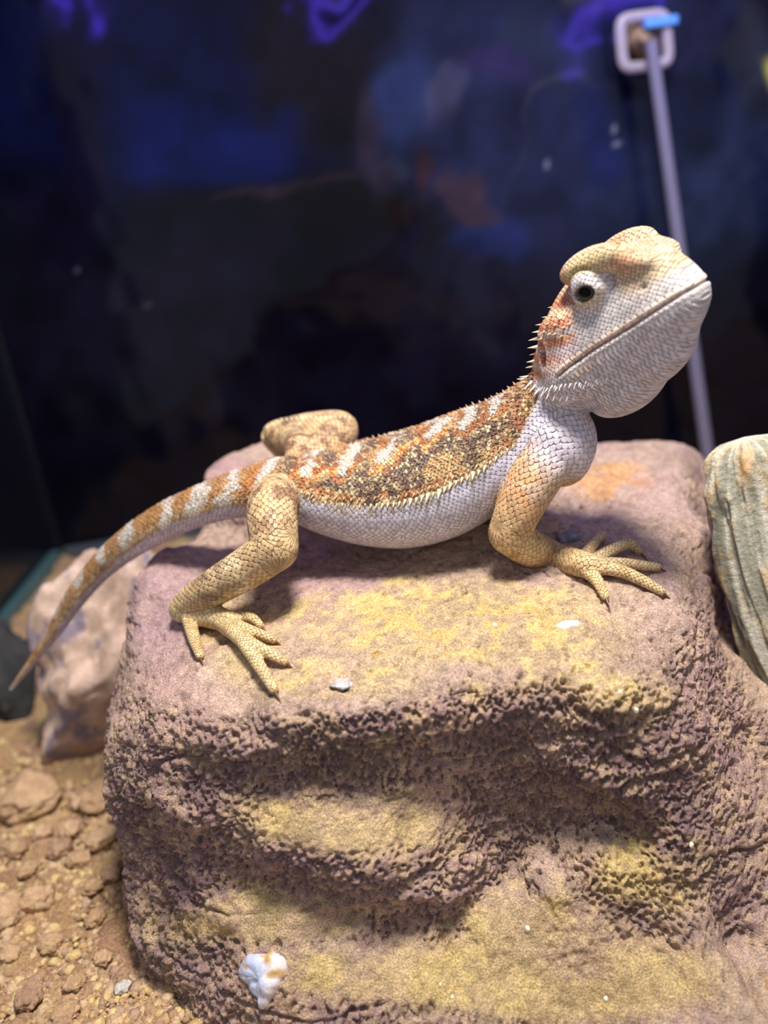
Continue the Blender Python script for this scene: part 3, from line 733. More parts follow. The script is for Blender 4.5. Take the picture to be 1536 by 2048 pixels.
c = mix(c, lin((206, 168, 122)), np.exp(-(((X + 31) / 4) ** 2 + ((Z - zm + 3.0) / 1.0) ** 2)) * 0.6)
c = mix(c, lin((150, 44, 36)), ear * 0.85); c = mix(c, lin((214, 178, 164)), earrim * 0.5)
lidm = (re < 1.05) & (aL > 4)
c = np.where((lidm & (ez > -1.2))[:, None], mix(c, lin((210, 200, 198)), sstep(1.05, 0.85, re)), c)
c = np.where((lidm & (ez <= -1.2))[:, None], mix(c, lin((206, 186, 164)), sstep(1.05, 0.85, re) * 0.9), c)
c = mix(c, lin((78, 62, 48)), np.where(lidm, np.exp(-((op - 1.05) / 0.10) ** 2) * 0.7, 0).clip(0, 1))
C[isH] = c[isH]; grv[isH] = np.where(topm, 0.14, np.where(beard, 0.30, 0.24))[isH]
C = C * (1 + 0.10 * n2[:, None])
C = lap(C, 1)
lz = mesh_np('bearded_lizard', V, Q)
set_col(lz, np.clip(C, 0, 1)); set_vec(lz, su, 'scales'); set_flt(lz, spot, 'spot'); set_flt(lz, lap(grv[:, None], 3)[:, 0], 'groove')

def skin_mat():
    m, nt, b = new_mat('scaly_skin'); L = nt.links.new
    at = N(nt, 'ShaderNodeAttribute'); at.attribute_name = 'Col'
    sv = N(nt, 'ShaderNodeAttribute'); sv.attribute_name = 'scales'
    sp = N(nt, 'ShaderNodeAttribute'); sp.attribute_name = 'spot'
    mp = N(nt, 'ShaderNodeMapping'); mp.inputs['Rotation'].default_value = (0, 0, math.radians(45)); L(sv.outputs['Vector'], mp.inputs['Vector'])
    vo = N(nt, 'ShaderNodeTexVoronoi'); vo.voronoi_dimensions = '2D'; vo.inputs['Scale'].default_value = 1.0; vo.inputs['Randomness'].default_value = 0.28
    L(mp.outputs[0], vo.inputs['Vector'])
    edge = N(nt, 'ShaderNodeMapRange'); edge.interpolation_type = 'SMOOTHSTEP'; edge.inputs[1].default_value = 0.66; edge.inputs[2].default_value = 0.40
    edge.inputs[3].default_value = 0.0; edge.inputs[4].default_value = 1.0; L(vo.outputs['Distance'], edge.inputs[0])
    sep = N(nt, 'ShaderNodeSeparateColor'); L(vo.outputs['Color'], sep.inputs[0])
    var = N(nt, 'ShaderNodeMapRange'); var.inputs[3].default_value = 0.84; var.inputs[4].default_value = 1.14; L(sep.outputs[0], var.inputs[0])
    mul = N(nt, 'ShaderNodeMath', operation='MULTIPLY'); mul.inputs[0].default_value = 1.0; L(var.outputs[0], mul.inputs[1])
    # pale tubercles among the back scales
    th = N(nt, 'ShaderNodeMath', operation='GREATER_THAN'); L(sep.outputs[1], th.inputs[0]); th.inputs[1].default_value = 0.8
    sm_ = N(nt, 'ShaderNodeMath', operation='MULTIPLY'); L(th.outputs[0], sm_.inputs[0]); L(sp.outputs['Fac'], sm_.inputs[1])
    sm2 = N(nt, 'ShaderNodeMath', operation='MULTIPLY'); L(sm_.outputs[0], sm2.inputs[0]); sm2.inputs[1].default_value = 0.62
    mc = N(nt, 'ShaderNodeMix'); mc.data_type = 'RGBA'; L(sm2.outputs[0], mc.inputs['Factor']); L(at.outputs['Color'], mc.inputs[6]); mc.inputs[7].default_value = (*lin((208, 190, 146)), 1)
    sc = N(nt, 'ShaderNodeVectorMath', operation='SCALE'); L(mc.outputs[2], sc.inputs[0]); L(mul.outputs[0], sc.inputs['Scale'])
    L(sc.outputs[0], b.inputs['Base Color'])
    bp = N(nt, 'ShaderNodeBump'); bp.inputs['Strength'].default_value = 1.0; bp.inputs['Distance'].default_value = 0.00042
    L(edge.outputs[0], bp.inputs['Height']); L(bp.outputs[0], b.inputs['Normal'])
    b.inputs['Roughness'].default_value = 0.5; b.inputs['Specular IOR Level'].default_value = 0.35
    return m
SKIN = skin_mat()
root = bpy.data.objects.new('bearded_lizard', None); COL.objects.link(root)
root['label'] = 'young spiny lizard with orange and white banded back, head raised, on the porous rock'; root['category'] = 'lizard'
foot_pt = Vector(RK(760, 1130, 0)); root.location = foot_pt; root.empty_display_size = 0.02
def child(name, me, mat, **kw):
    o = add(name, me, mat, parent=root, **kw); o.matrix_parent_inverse = Matrix.Translation(-foot_pt); return o
lz.name = 'body'
body = child('body', lz, SKIN)
bpy.context.view_layer.update()
liz_bvh = BVHTree.FromObject(body, bpy.context.evaluated_depsgraph_get())

# eyes
def sphere_mesh(name, r, nu=32, nv_=20):
    u = np.linspace(0, 2 * np.pi, nu, endpoint=False); v = np.linspace(-np.pi / 2, np.pi / 2, nv_)
    Ug, Vg = np.meshgrid(u, v, indexing='ij')
    return mesh_np(name, np.stack([np.cos(Ug) * np.cos(Vg), np.sin(Ug) * np.cos(Vg), np.sin(Vg)], -1).reshape(-1, 3) * r, grid_faces(nu, nv_, True))
iris_mat = plain_mat('eyeball', (84, 66, 50), rough=0.3); pupil_mat = plain_mat('pupil', (3, 2, 2), rough=0.3, spec=0.15)
for s in (1, -1):
    r_ = 3.0 * HS
    ec = hw(EX + 0.1, s * (EL_ - 2.75), EZ - 0.5)
    eo = child('eye', sphere_mesh('eye', r_), iris_mat); eo.location = ec
    outd = (hL * s * 0.95 + hX * 0.12 + hZ * 0.05); outd /= np.linalg.norm(outd)
    pm = sphere_mesh('pupil', 1.0, 24, 14)
    po = bpy.data.objects.new('pupil', pm); COL.objects.link(po); pm.materials.append(pupil_mat); po.parent = eo
    po.location = outd * r_ * 0.72; po.rotation_euler = Vector(outd).to_track_quat('Z', 'Y').to_euler(); po.scale = (r_ * 0.60, r_ * 0.52, r_ * 0.34)

# spines and claws
def cone_mesh(name, seg=6, bend=0.0):
    V_, F_ = [], []
    hs = [0, 0.35, 0.7, 1.0]; rs = [0.5, 0.36, 0.17, 0.01]
    for h_, r_ in zip(hs, rs):
        for j in range(seg):
            a__ = 2 * math.pi * j / seg; V_.append((r_ * math.cos(a__) + bend * h_ * h_, r_ * math.sin(a__), h_))
    for i in range(3):
        for j in range(seg):
            F_.append((i * seg + j, i * seg + (j + 1) % seg, (i + 1) * seg + (j + 1) % seg, (i + 1) * seg + j))
    return mesh_np(name, V_, F_)
spine_cream = plain_mat('spine_cream', (218, 202, 164), 0.45); spine_white = plain_mat('spine_white', (212, 202, 200), 0.45); spine_orange = plain_mat('spine_orange', (196, 154, 116), 0.45)
cm = {}
for k_, m_ in (('c', spine_cream), ('w', spine_white), ('o', spine_orange)):
    cm[k_] = cone_mesh('spine'); cm[k_].materials.append(m_)
kdV = V[::3]; kx, ky = proj(kdV); kd_ = (kdV - CAM) @ FW; kN = Nn[::3]; facing = ((kdV - CAM) * kN).sum(1) < 0
def skin_pt(px, py):
    h_ = liz_bvh.ray_cast(Vector(CAM), Vector(ray(px, py)).normalized())
    if h_[0] is not None and (Vector(h_[0]) - Vector(CAM)).length < 0.33:
        return np.array(h_[0]), np.array(h_[1])
    i = np.argmin(np.hypot(kx - px, ky - py) + (~facing) * 50); return kdV[i], kN[i]
def place_spine(px, py, dx, dy, ln, wid, mk, out=0.45):
    p, n_ = skin_pt(px, py); d = RT * dx - UP * dy; d /= np.linalg.norm(d)
    d = d + n_ * out; d /= np.linalg.norm(d)
    k_ = ((p - CAM) @ FW) / FPX
    o = child('spine', cm[mk], None); o.location = p - d * ln * k_ * 0.15
    o.rotation_euler = Vector(d).to_track_quat('Z', 'Y').to_euler(); o.scale = (wid * k_, wid * k_, ln * k_)
LLx = [600, 620, 700, 800, 880, 960, 1030]; LLy = [990, 1000, 1012, 1006, 982, 940, 888]
for x in np.linspace(606, 1026, 38):
    y = np.interp(x, LLx, LLy) + random.uniform(-2, 2)
    ln = np.interp(x, [600, 700, 800, 900, 960, 1030], [6, 8, 15, 20, 17, 8]) * random.uniform(0.55, 1.2)
    place_spine(x, y, -0.25 + random.uniform(-.1, .1), 0.9, ln, ln * 0.45 + 2, 'c', 0.55)
for x in np.linspace(610, 1000, 26):
    y = np.interp(x, LLx, LLy) - 12 + random.uniform(-3, 3)
    place_spine(x, y, -0.35, 0.8, random.uniform(8, 12), 6, 'o', 0.7)
for i, (x, y) in enumerate([(1062, 772), (1070, 779), (1079, 785), (1089, 789), (1100, 792), (1112, 795), (1124, 797), (1136, 797), (1149, 795), (1162, 790), (1176, 785)]):
    place_spine(x, y - 6, -0.55 + 0.03 * i, 0.85, 24 - i, 8, 'w', 0.35)
for i, x in enumerate(np.linspace(1068, 1215, 17)):
    place_spine(x, 784 - 0.10 * (x - 1068) + 4 * (i % 2) - 8, -0.5, 0.8, 15 - 0.3 * i, 6, 'w', 0.4)
for i, x in enumerate(np.linspace(1090, 1235, 15)):
    place_spine(x, 776 - 0.16 * (x - 1090) + 5 * (i % 2), -0.45, 0.8, 10, 5, 'w', 0.4)
for (x, y, ln) in [(1092, 610, 9), (1082, 625, 11), (1074, 642, 13), (1068, 660, 15), (1062, 680, 22), (1060, 690, 22), (1058, 706, 14), (1054, 720, 18), (1050, 733, 19), (1046, 744, 18), (1043, 755, 17), (1048, 765, 14)]:
    place_spine(x, y, -0.95, 0.22, ln, ln * 0.42, 'o' if ln < 15 else 'c', 0.35)
for (x, y) in [(1105, 632), (1096, 648), (1088, 664), (1112, 650), (1120, 638), (1100, 668), (1128, 655), (1140, 648), (1082, 678), (1110, 668), (1124, 672)]:
    place_spine(x, y, -0.9, 0.3, 9, 6, 'o', 0.5)
for x in np.linspace(690, 1030, 30):                                           # crest along the back line
    y = np.interp(x, [690, 800, 880, 960, 1030], [884, 862, 838, 800, 765]) + 5
    place_spine(x, y, -0.6, -0.75, random.uniform(6, 11), 6, 'o', 0.4)
for x in np.linspace(535, 700, 18):                                            # far thigh
    y = np.interp(x, [530, 560, 620, 700], [855, 838, 832, 832]) + 3
    place_spine(x, y, -0.4, -0.8, 7, 5, 'c', 0.3)
# fine keeled scales over the back: uncountable
ds = np.where(isb & (below < -10) & (frac > 0.15))[0]; pick = rng.choice(ds, 5200, replace=False)
cnt = len(pick); seg = 4
ang = np.arange(seg) * 2 * np.pi / seg
Tb = np.zeros((nv, 3)); Tb[ib] = tb['T'][jj]
p_, n_, t_ = V[pick], Nn[pick], Tb[pick]
dirv = n_ * 0.75 - t_ * 0.8; dirv /= np.linalg.norm(dirv, axis=1, keepdims=True)
s1 = np.cross(dirv, n_); s1 /= np.linalg.norm(s1, axis=1, keepdims=True) + 1e-9; s2 = np.cross(dirv, s1)
ln = rng.uniform(.0004, .0009, cnt) * np.interp(frac[pick], [0.15, 0.45, 0.6], [0.5, 0.8, 1.0]); rad = ln * 0.45
ringv = p_[:, None] - n_[:, None] * .0001 + (np.cos(ang)[None, :, None] * s1[:, None] + np.sin(ang)[None, :, None] * s2[:, None]) * rad[:, None, None]
tip = p_ + dirv * ln[:, None]
KV = np.concatenate([ringv, tip[:, None]], 1).reshape(-1, 3)
base = np.arange(cnt)[:, None] * 5
KF = np.concatenate([np.stack([base[:, 0] + j, base[:, 0] + (j + 1) % 4, base[:, 0] + 4], 1) for j in range(4)])
km = mesh_np('keeled_scales', KV, KF, False)
kc = np.clip(C[pick] * 1.05 + 0.01, 0, 1); kc = mix(kc, lin((206, 184, 140)), (rng.random(cnt) > 0.86) * 0.5)
set_col(km, np.repeat(kc, 5, 0))
child('keeled_scales', km, grain_mat('keel_scales', None, 0.5, 1500, 0.1, 0.00005), kind='stuff')
claw_mat = plain_mat('claw', (96, 58, 38), 0.3); clm = cone_mesh('claw', 6, 0.25); clm.materials.append(claw_mat)
for part in ('hind_toe', 'hand_toe'):
    for P in toes[part]:
        d = P[-1] - P[-2]; d /= np.linalg.norm(d); d = d + np.array([0, -0.1, -0.35]); d /= np.linalg.norm(d)
        o = child('claw', clm, None); o.location = P[-1] + d * .0006
        o.rotation_euler = Vector(d).to_track_quat('Z', 'Y').to_euler(); o.scale = (.0009, .0009, .0034)
# ================================================================== stones, wood, probe, lamps
def ico(sub):
    bm = bmesh.new(); bmesh.ops.create_icosphere(bm, subdivisions=sub, radius=1)
    V_ = np.array([v.co[:] for v in bm.verts]); F_ = np.array([[v.index for v in f.verts] for f in bm.faces]); bm.free(); return V_, F_
def stone_mesh(name, r, seed, sub=4, rough=0.25, fine=0.05, flat=0.0, cols=((170, 130, 90), (196, 160, 110)), cuts=0, lumps=2.0):
    V_, F_ = ico(sub)
    rr = 1 + rough * fbm(V_ + seed * 3.1, lumps, 3, seed) + fine * fbm(V_ + seed, 7, 4, seed + 3)
    rs = np.random.default_rng(seed)
    P = V_ * rr[:, None]
    for _ in range(cuts):
        n_ = rs.normal(size=3); n_ /= np.linalg.norm(n_); d = P @ n_; lim = rs.uniform(0.62, 0.85)
        P = P - np.where(d > lim, (d - lim) * 0.85, 0)[:, None] * n_
    c_ = mix(np.tile(lin(cols[0]), (len(P), 1)), lin(cols[1]), sstep(-0.4, 0.5, fbm(V_ + seed, 2.5, 4, seed + 7)))
    if len(cols) > 2: c_ = mix(c_, lin(cols[2]), sstep(0.1, 0.5, fbm(V_ + seed, 3.0, 4, seed + 9)))
    P = P * np.asarray(r)
    me = mesh_np(name, P, F_); set_col(me, np.clip(c_, 0, 1)); return me
def put(o, loc, rz=0.0): o.location = loc; o.rotation_euler[2] = rz; return o
stone_mat = grain_mat('stone', None, 0.9, 1200, 0.25, 0.0006, 900)
clod_mat = grain_mat('clod', None, 0.95, 1600, 0.25, 0.0005, 1200)

# tall pale stone behind the tail
pc = at_z(175, 1475, 0.0)
pale = add('pale_stone', stone_mesh('pale_stone', (.029, .022, .046), 21, 6, 0.22, 0.07, cols=((178, 150, 132), (206, 178, 158), (140, 128, 140)), cuts=3, lumps=1.6), stone_mat,
           label='tall pale pinkish stone standing on the sand behind the lizard tail', cat='rock')
put(pale, (pc[0] + 0.019, 0.292, 0.026), 0.5); pale.rotation_euler[1] = 0.34
dark = add('dark_lump', stone_mesh('dark_lump', (.020, .020, .026), 33, 5, 0.2, 0.06, cols=((44, 44, 44), (60, 60, 58)), cuts=4), stone_mat,
           label='low charcoal lump beside the tall pale stone, against the side panel', cat='rock')
put(dark, (at_y(5, 1385, .315)[0] - 0.004, 0.32, 0.012), 0.3)  # charcoal-coloured lump filling the dark area at the far left
big = add('earth_clod', stone_mesh('earth_clod', (.0125, .010, .0075), 44, 5, 0.2, 0.05, cols=((176, 142, 108), (196, 162, 124)), cuts=5), clod_mat,
          label='largest flat tan clod of dry earth in front of the pale stone', cat='clod')
q = at_z(55, 1600, 0.002); put(big, (q[0], q[1], 0.0035), 0.4)
clods = [(196, 1592, 34, 28), (8, 1812, 50, 44), (72, 1792, 36, 36), (205, 1668, 30, 28), (120, 1690, 26, 20), (158, 1712, 24, 20), (30, 1690, 28, 24), (84, 1660, 24, 18), (140, 1652, 26, 18), (225, 1740, 24, 22),
         (55, 1735, 20, 16), (100, 1880, 26, 20), (190, 1830, 22, 18), (60, 1985, 30, 22), (150, 1960, 22, 16), (205, 1910, 20, 14), (20, 1900, 24, 18), (130, 2020, 28, 20), (185, 1768, 20, 16), (232, 1620, 20, 18), (160, 1600, 20, 16)]
for i, (px, py, rx, rz_) in enumerate(clods):
    q = at_z(px, py + rz_ * 0.4, 0.0); k_ = ((q - CAM) @ FW) / FPX
    o = add('small_clod', stone_mesh('small_clod', (rx * k_, rx * k_ * 0.85, rz_ * k_ * 0.7), 60 + i, 4, 0.25, 0.12, cols=random.choice([((170, 136, 102), (188, 154, 116)), ((156, 124, 96), (176, 142, 112)), ((180, 146, 112), (198, 164, 126))]), cuts=1), clod_mat,
            label='tan clod wedged between the pale stone and the porous rock' if i == 0 else 'small rounded tan clod lying loose in the ochre sand', cat='clod', group='small clods in the sand')
    put(o, (q[0], q[1], rz_ * k_ * 0.12), random.uniform(0, 6))
q = at_z(245, 1975, 0.001)
o = add('shell_chip', stone_mesh('shell_chip', (.0022, .0017, .0014), 91, 4, 0.2, 0.05, cols=((190, 182, 172), (206, 200, 190)), cuts=4), stone_mat, label='single pale grey chip on the sand by the foot of the porous rock', cat='pebble')
put(o, (q[0], q[1], .0010), 0.3)

# loose grit scattered over the sand: uncountable
ng = 5200; gpx = rng.uniform(-40, 420, ng); gpy = rng.uniform(1480, 2090, ng)
gp = np.array([at_z(a, b_, 0.0) for a, b_ in zip(gpx, gpy)]); gp = gp[gp[:, 0] > X_L + .004]; ng = len(gp)
gh = (fbm(np.column_stack([gp[:, :2], np.zeros(ng)]), 18, 4, 90)) * 0.003
iv_, if_ = ico(1); gr_ = rng.uniform(.0004, .0012, ng) * rng.choice([1, 1, 1, 1.7], ng)
jit = 1 + 0.3 * rng.normal(size=(ng, len(iv_)))
GV = gp[:, None] + np.array([0, 0, 1]) * gh[:, None, None] + iv_[None] * jit[..., None] * gr_[:, None, None] * np.array([1, 1, .75])
GF = (if_[None] + (np.arange(ng) * len(iv_))[:, None, None]).reshape(-1, 3)
gm_ = mesh_np('sand_grit', GV.reshape(-1, 3), GF)
gc = np.array([lin((190, 156, 110)), lin((210, 182, 126)), lin((170, 136, 102)), lin((200, 170, 132)), lin((180, 148, 120))])[rng.integers(0, 5, ng)]
set_col(gm_, np.repeat(gc, len(iv_), 0))
add('sand_grit', gm_, clod_mat, label='coarse ochre grit scattered over the sand', cat='grit', kind='stuff')

# weathered grey driftwood leaning on the right flank of the rock
ax_ = [(1492, 882, .214, 52), (1496, 905, .2135, 82), (1508, 950, .2125, 96), (1522, 1010, .211, 98), (1536, 1090, .208, 100), (1562, 1180, .205, 100), (1592, 1260, .202, 104), (1640, 1350, .199, 106), (1690, 1440, .197, 104), (1740, 1560, .195, 100), (1790, 1680, .194, 84)]
Cw = []
for (px, py, Y, hp) in ax_:
    p = at_y(px, py, Y); Cw.append(np.append(p, hp * ((p - CAM) @ FW) / FPX))
Cw = catmull(Cw, 26); nseg = 130
T_ = np.gradient(Cw[:, :3], axis=0); T_ /= np.linalg.norm(T_, axis=1, keepdims=True)
e1 = np.array([1.0, 0, 0]) - T_ * T_[:, [0]]; e1 /= np.linalg.norm(e1, axis=1, keepdims=True); e2 = np.cross(T_, e1)
thw = np.linspace(0, 2 * np.pi, nseg, endpoint=False)
G = []
for i in range(len(Cw)):
    r_ = Cw[i, 3]
    G.append(Cw[i, :3] + r_ * np.sign(np.cos(thw))[:, None] * (np.abs(np.cos(thw)) ** 0.9)[:, None] * e1[i] + 0.62 * r_ * np.sin(thw)[:, None] * e2[i])
G = np.array(G); arcw = np.arange(len(Cw)) / len(Cw)
cyl = np.stack([np.repeat(np.cos(thw)[None], len(Cw), 0) * 1.0, np.repeat(np.sin(thw)[None], len(Cw), 0), np.repeat(arcw[:, None], nseg, 1) * 2.0], -1).reshape(-1, 3)
fl = fbm(cyl * [1, 1, 0.45], 3.2, 4, 301); fl2 = fbm(cyl * [1, 1, 0.14], 11, 4, 305); fl3 = fbm(cyl, 9, 4, 309)
cen = np.repeat(Cw[:, None, :3], nseg, 1).reshape(-1, 3)
Vd = cen + (G.reshape(-1, 3) - cen) * (1 + 0.16 * fl + 0.09 * fl2 + 0.05 * fl3)[:, None]
Vd = np.vstack([Vd, Vd[:nseg].mean(0) + [-.0005, 0, .0012], Vd[-nseg:].mean(0)])
nr = len(Cw); Fd = grid_faces(nr, nseg); Fd = np.vstack([Fd, [(i * nseg + nseg - 1, (i + 1) * nseg + nseg - 1, (i + 1) * nseg, i * nseg) for i in range(nr - 1)]])
Fd = [tuple(f) for f in Fd] + [(nr * nseg, j, (j + 1) % nseg) for j in range(nseg)] + [(nr * nseg + 1, (nr - 1) * nseg + (j + 1) % nseg, (nr - 1) * nseg + j) for j in range(nseg)]
dm = bpy.data.meshes.new('driftwood'); dm.from_pydata(Vd.tolist(), [], Fd); dm.update()
bm = bmesh.new(); bm.from_mesh(dm); bmesh.ops.recalc_face_normals(bm, faces=bm.faces[:]); bm.to_mesh(dm); bm.free()
dm.polygons.foreach_set('use_smooth', np.ones(len(dm.polygons), bool))
cw = mix(np.tile(lin((150, 146, 126)), (len(cyl), 1)), lin((196, 190, 172)), sstep(-0.3, 0.4, fl2 + 0.3 * fl3))
cw = mix(cw, lin((104, 100, 84)), sstep(0.15, 0.6, fl) * 0.7); cw = mix(cw, lin((196, 166, 116)), sstep(0.25, 0.55, fl3 + 0.5 * fl2) * 0.6)
dxp, dyp = proj(Vd[:len(cyl)]); cw = mix(cw, lin((208, 160, 100)), np.exp(-(((dxp - 1490) / 14) ** 2 + ((dyp - 930) / 36) ** 2)) * 0.8)
set_col(dm, np.clip(np.vstack([cw, cw[:1], cw[-1:]]), 0, 1))
add('driftwood', dm, grain_mat('driftwood', None, 0.85, 900, 0.2, 0.0006, 700), label='weathered grey piece of driftwood leaning against the porous rock', cat='driftwood')

# bits lying on the rock
def patch(name, outline, height, cols, seed, label, cat, mat):
    """a crust moulded onto the rock: traced outline, domed top, sunk rim"""
    O = np.array(outline, float); cc = O.mean(0); nrings = 9; rows_, ht = [], []
    O2 = catmull(np.vstack([O, O[:1]]), 5)[:-1]
    n_ = rock_normal(cc[0], cc[1], 45)
    for k in range(nrings):
        f_ = 1 - k / (nrings - 1); 
        for (x, y) in O2:
            p = on_rock(cc[0] + (x - cc[0]) * f_, cc[1] + (y - cc[1]) * f_); rows_.append(p); ht.append(math.sqrt(max(0, 1 - f_ ** 2.6)))
    P = np.array(rows_); m_ = len(O2); ht = np.array(ht)
    G_ = P.reshape(nrings, m_, 3)
    for _ in range(6): G_[1:-1] = (G_[:-2] + G_[2:] + np.roll(G_, 1, 1)[1:-1] + np.roll(G_, -1, 1)[1:-1]) / 4
    G_[-1] = G_[-2].mean(0)
    P = G_.reshape(-1, 3)
    hh = ht * height * (1 + 0.35 * fbm(P, 420, 4, seed)) - (ht < 0.01) * 0.0012
    P = P + n_ * hh[:, None]
    F_ = grid_faces(nrings, m_); F_ = np.vstack([F_, [(i * m_ + m_ - 1, (i + 1) * m_ + m_ - 1, (i + 1) * m_, i * m_) for i in range(nrings - 1)]])
    # closing underside
    V_ = np.vstack([P, P[:m_] - n_ * 0.002]); b0 = nrings * m_
    F_ = np.vstack([F_, [(j, b0 + j, b0 + (j + 1) % m_, (j + 1) % m_) for j in range(m_)]])
    me = mesh_np(name, V_, F_)
    t_ = fbm(V_, 160, 3, seed + 4); c_ = mix(np.tile(lin(cols[0]), (len(V_), 1)), lin(cols[1]), sstep(-0.1, 0.3, (V_ @ RT - V_.mean(0) @ RT) * 160 + t_ * 0.3))
    if len(cols) > 2: c_ = mix(c_, lin(cols[2]), sstep(0.3, 0.6, fbm(V_, 300, 3, seed + 6) + (V_ @ RT - V_.mean(0) @ RT) * 40 + (V_ @ UP - V_.mean(0) @ UP) * 30))
    set_col(me, c_)
    bm = bmesh.new(); bm.from_mesh(me); bmesh.ops.recalc_face_normals(bm, faces=bm.faces[:]); bm.to_mesh(me); bm.free()
    return add(name, me, mat, label=label, cat=cat)
crys = grain_mat('crystal', None, 0.35, 700, 0.08, 0.0003, 500, 0.5)
patch('white_crystal', [(480, 1925), (490, 1908), (510, 1903), (535, 1905), (552, 1893), (562, 1906), (575, 1915), (578, 1945), (568, 1958), (560, 1975), (548, 1995), (540, 2008), (532, 2024), (522, 2018), (520, 2000), (505, 1985), (495, 1965), (480, 1955), (474, 1940)],
      0.0022, ((182, 190, 214), (208, 198, 198), (186, 150, 98)), 401, 'white crystal crust stuck low on the front of the porous rock', 'crystal', crys)
p = on_rock(680, 1364)
o = add('grey_crystal', stone_mesh('grey_crystal', (.0031, .0024, .0011), 97, 4, 0.25, 0.06, cols=((158, 150, 152), (178, 168, 162)), cuts=2), crys, label='small pale grey crystal fleck on the rock near the hind toes', cat='crystal'); put(o, p + np.array([0, .0004, -.0007]), 0.2)
patch('white_flake', [(1108, 1252), (1125, 1244), (1142, 1246), (1158, 1242), (1160, 1250), (1140, 1256), (1122, 1258)], 0.0008, ((226, 214, 216), (232, 222, 218)), 413, 'thin white flake on top of the rock below the front foot', 'flake', crys)
p = on_rock(1138, 1082)
o = add('grey_pebble', stone_mesh('grey_pebble', (.0034, .0026, .0026), 95, 4, 0.12, 0.03, cols=((136, 138, 150), (96, 100, 116)), cuts=2), crys, label='smooth slate grey pebble on the rock between forearm and toes', cat='pebble'); put(o, p + np.array([0, .001, .0002]))
for i, (px, py, r_) in enumerate([(1383, 1690, 6), (1272, 1420, 6), (990, 1252, 6), (1240, 1385, 5), (904, 1995, 5), (1055, 1858, 7), (880, 1970, 4), (1212, 1998, 6)]):
    p = on_rock(px, py); k_ = ((p - CAM) @ FW) / FPX
    o = add('white_crumb', stone_mesh('white_crumb', (r_ * k_ * 0.8, r_ * k_ * 0.8, r_ * k_ * 1.2), 120 + i, 3, 0.2, 0.02, cols=((226, 216, 190), (236, 228, 206))), crys, label='tiny white crumb stuck to the porous rock', cat='crumb', group='white crumbs on the rock')
    put(o, p)

# hanging probe: clear suction holder and grey rod
def tube_mesh(name, P, r, nseg=16, closed=False):
    P = np.asarray(P, float); n_ = len(P); T_ = (np.roll(P, -1, 0) - np.roll(P, 1, 0)) if closed else np.gradient(P, axis=0)
    T_ /= np.linalg.norm(T_, axis=1, keepdims=True); up_ = np.array([0, 1.0, 0.02])
    a1 = np.cross(T_, up_); a1 /= np.linalg.norm(a1, axis=1, keepdims=True); a2 = np.cross(T_, a1)
    t_ = np.linspace(0, 2 * np.pi, nseg, endpoint=False); r = np.broadcast_to(r, (n_,))
    G_ = P[:, None] + r[:, None, None] * (np.cos(t_)[None, :, None] * a1[:, None] + np.sin(t_)[None, :, None] * a2[:, None])
    V_ = G_.reshape(-1, 3); F_ = []
    for i in range(n_ if closed else n_ - 1):
        for j in range(nseg):
            F_.append((i * nseg + j, i * nseg + (j + 1) % nseg, ((i + 1) % n_) * nseg + (j + 1) % nseg, ((i + 1) % n_) * nseg + j))
    return mesh_np(name, V_, F_)
hc = at_y(1288, 78, .488); kq = ((hc - CAM) @ FW) / FPX
probe = bpy.data.objects.new('hanging_probe', None); COL.objects.link(probe); probe.location = hc
probe['label'] = 'thin grey rod hanging from a clear plastic suction holder on the dark film'; probe['category'] = 'probe'
def pchild(name, me, mat):
    o = add(name, me, mat, parent=probe); o.matrix_parent_inverse = Matrix.Translation(-Vector(hc)); return o
clear = plain_mat('clear_plastic', (222, 214, 226), 0.12, trans=0.55, spec=0.6)
sq = []
for t_ in np.linspace(0, 2 * np.pi, 64, endpoint=False):
    cx, cy_ = np.sign(math.cos(t_)) * abs(math.cos(t_)) ** 0.35, np.sign(math.sin(t_)) * abs(math.sin(t_)) ** 0.35
    sq.append(at_y(1289 + 46 * cx + 4 * cy_, 82 + 50 * cy_ - 6 * cx, .486))
pchild('holder_frame', tube_mesh('holder_frame', sq, 0.0028, 14, True), clear)
bowl = []
for k, (rr_, yy) in enumerate([(40, .4985), (36, .494), (26, .489), (15, .486), (9, .480), (8, .476)]):
    pass
prof = [(42, .4995), (38, .494), (28, .489), (16, .486), (10, .481), (9, .477), (0.5, .4765)]
Vb = np.array([at_y(1290 + r__ * math.cos(t_), 78 + r__ * math.sin(t_), Y) for t_ in np.linspace(0, 2 * np.pi, 32, endpoint=False) for (r__, Y) in prof])
pchild('suction_cup', mesh_np('suction_cup', Vb, grid_faces(32, len(prof), True)), plain_mat('tan_rubber', (156, 132, 110), 0.35))
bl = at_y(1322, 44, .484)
pchild('clip', box_mesh('clip', bl - [.009, .003, .0022], bl + [.008, .003, .0022], 0.0012), plain_mat('blue_strip', (96, 160, 236), 0.25))  # plain bevelled blue box at the holder's top right, part not identified
r0 = at_y(1304, 96, .474); r1 = at_y(1412, 886, .474); dr = (r1 - r0) / np.linalg.norm(r1 - r0); rend = r0 + dr * ((r0[2] - 0.0) / -dr[2])
pts_ = [r0 + (rend - r0) * t_ for t_ in np.linspace(-0.015, 1.0, 24)]
pchild('rod', tube_mesh('rod', pts_, np.linspace(.0031, .0036, 24), 18), plain_mat('grey_rod', (120, 118, 140), 0.4))

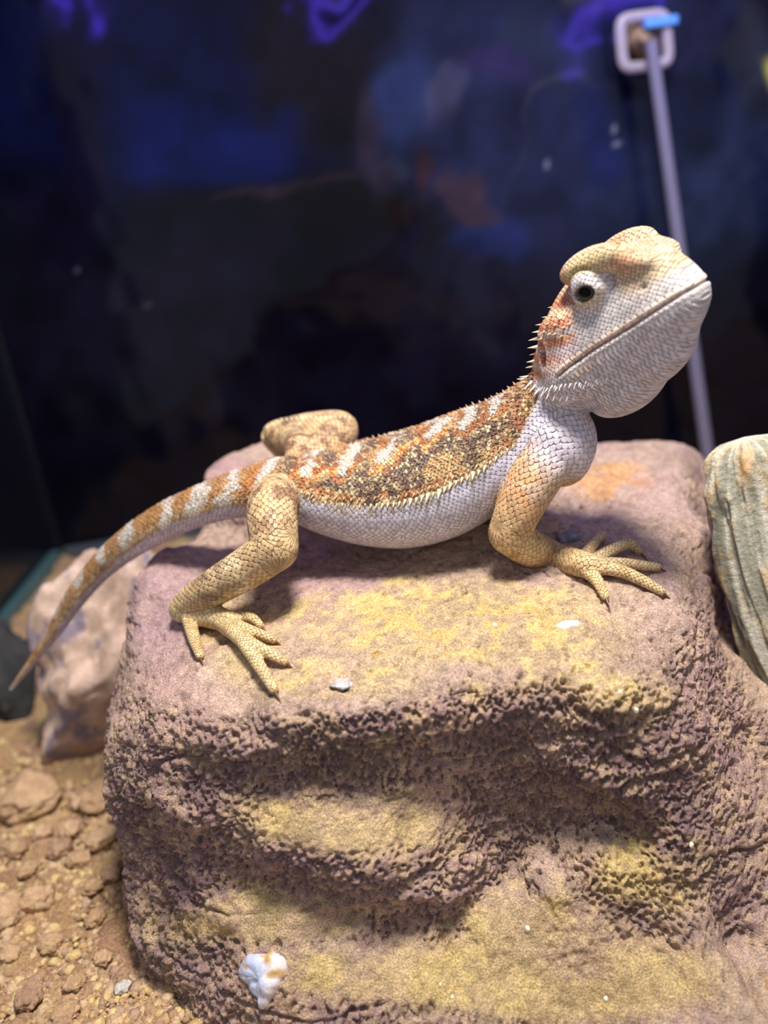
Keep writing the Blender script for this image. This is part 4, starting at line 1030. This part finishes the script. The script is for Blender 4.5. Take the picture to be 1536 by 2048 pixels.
# lamp bar above the tank with three violet ring lamps (seen only as reflections in the film)
bar_y = 0.335
bar = add('lamp_bar', box_mesh('lamp_bar', (X_L, bar_y - .012, 0.405), (X_R, bar_y + .012, 0.425), 0.003), plain_mat('black_metal', (20, 20, 22), 0.5), label='black lamp bar spanning the top of the tank', cat='lamp bar')
violet = plain_mat('violet_glow', (90, 70, 255), 0.4, emit=(98, 72, 255), estr=40.0)
shade_m = plain_mat('lamp_shade', (24, 24, 28), 0.5)
for i, (px, py, rp) in enumerate([(676, 6, 84), (1226, 16, 104), (168, 14, 40)]):
    Yv = 2 * Y_B - bar_y; q = at_y(px, py, Yv); k_ = ((q - CAM) @ FW) / FPX; R_ = rp * k_ * 0.9
    loc = Vector((q[0], bar_y, q[2]))
    lamp = bpy.data.objects.new('ring_lamp_offscreen', None); COL.objects.link(lamp); lamp.location = loc
    lamp['label'] = ['middle-sized violet ring lamp hanging from the black lamp bar', 'largest violet ring lamp hanging from the black lamp bar near the probe', 'smallest violet ring lamp hanging from the black lamp bar near the side panel'][i]; lamp['category'] = 'lamp'; lamp['group'] = 'violet ring lamps'
    tl = Matrix.Rotation(math.radians(24), 3, 'X') @ Matrix.Rotation(math.radians(-14), 3, 'Y')
    ringp = [tuple(tl @ Vector((R_ * math.cos(t_), R_ * math.sin(t_), 0))) for t_ in np.linspace(0, 2 * np.pi, 48, endpoint=False)]
    o = add('glow_ring_offscreen', tube_mesh('glow_ring', ringp, 0.0022, 12, True), violet, parent=lamp)
    prof = [(1.08, .001), (1.05, .006), (0.8, .014), (0.35, .02), (0.1, .022), (0.02, .024)]
    Vb = np.array([tuple(tl @ Vector((R_ * a * math.cos(t_), R_ * a * math.sin(t_), z_ + .002))) for t_ in np.linspace(0, 2 * np.pi, 40, endpoint=False) for (a, z_) in prof])
    add('shade', mesh_np('shade', Vb, grid_faces(40, len(prof), True)), shade_m, parent=lamp)
    stem = [(0, 0, .022 + (0.408 - loc[2] - .022) * t_) for t_ in np.linspace(0, 1, 5)]
    sm_ = tube_mesh('stem', stem, 0.002, 10); add('stem', sm_, shade_m, parent=lamp)
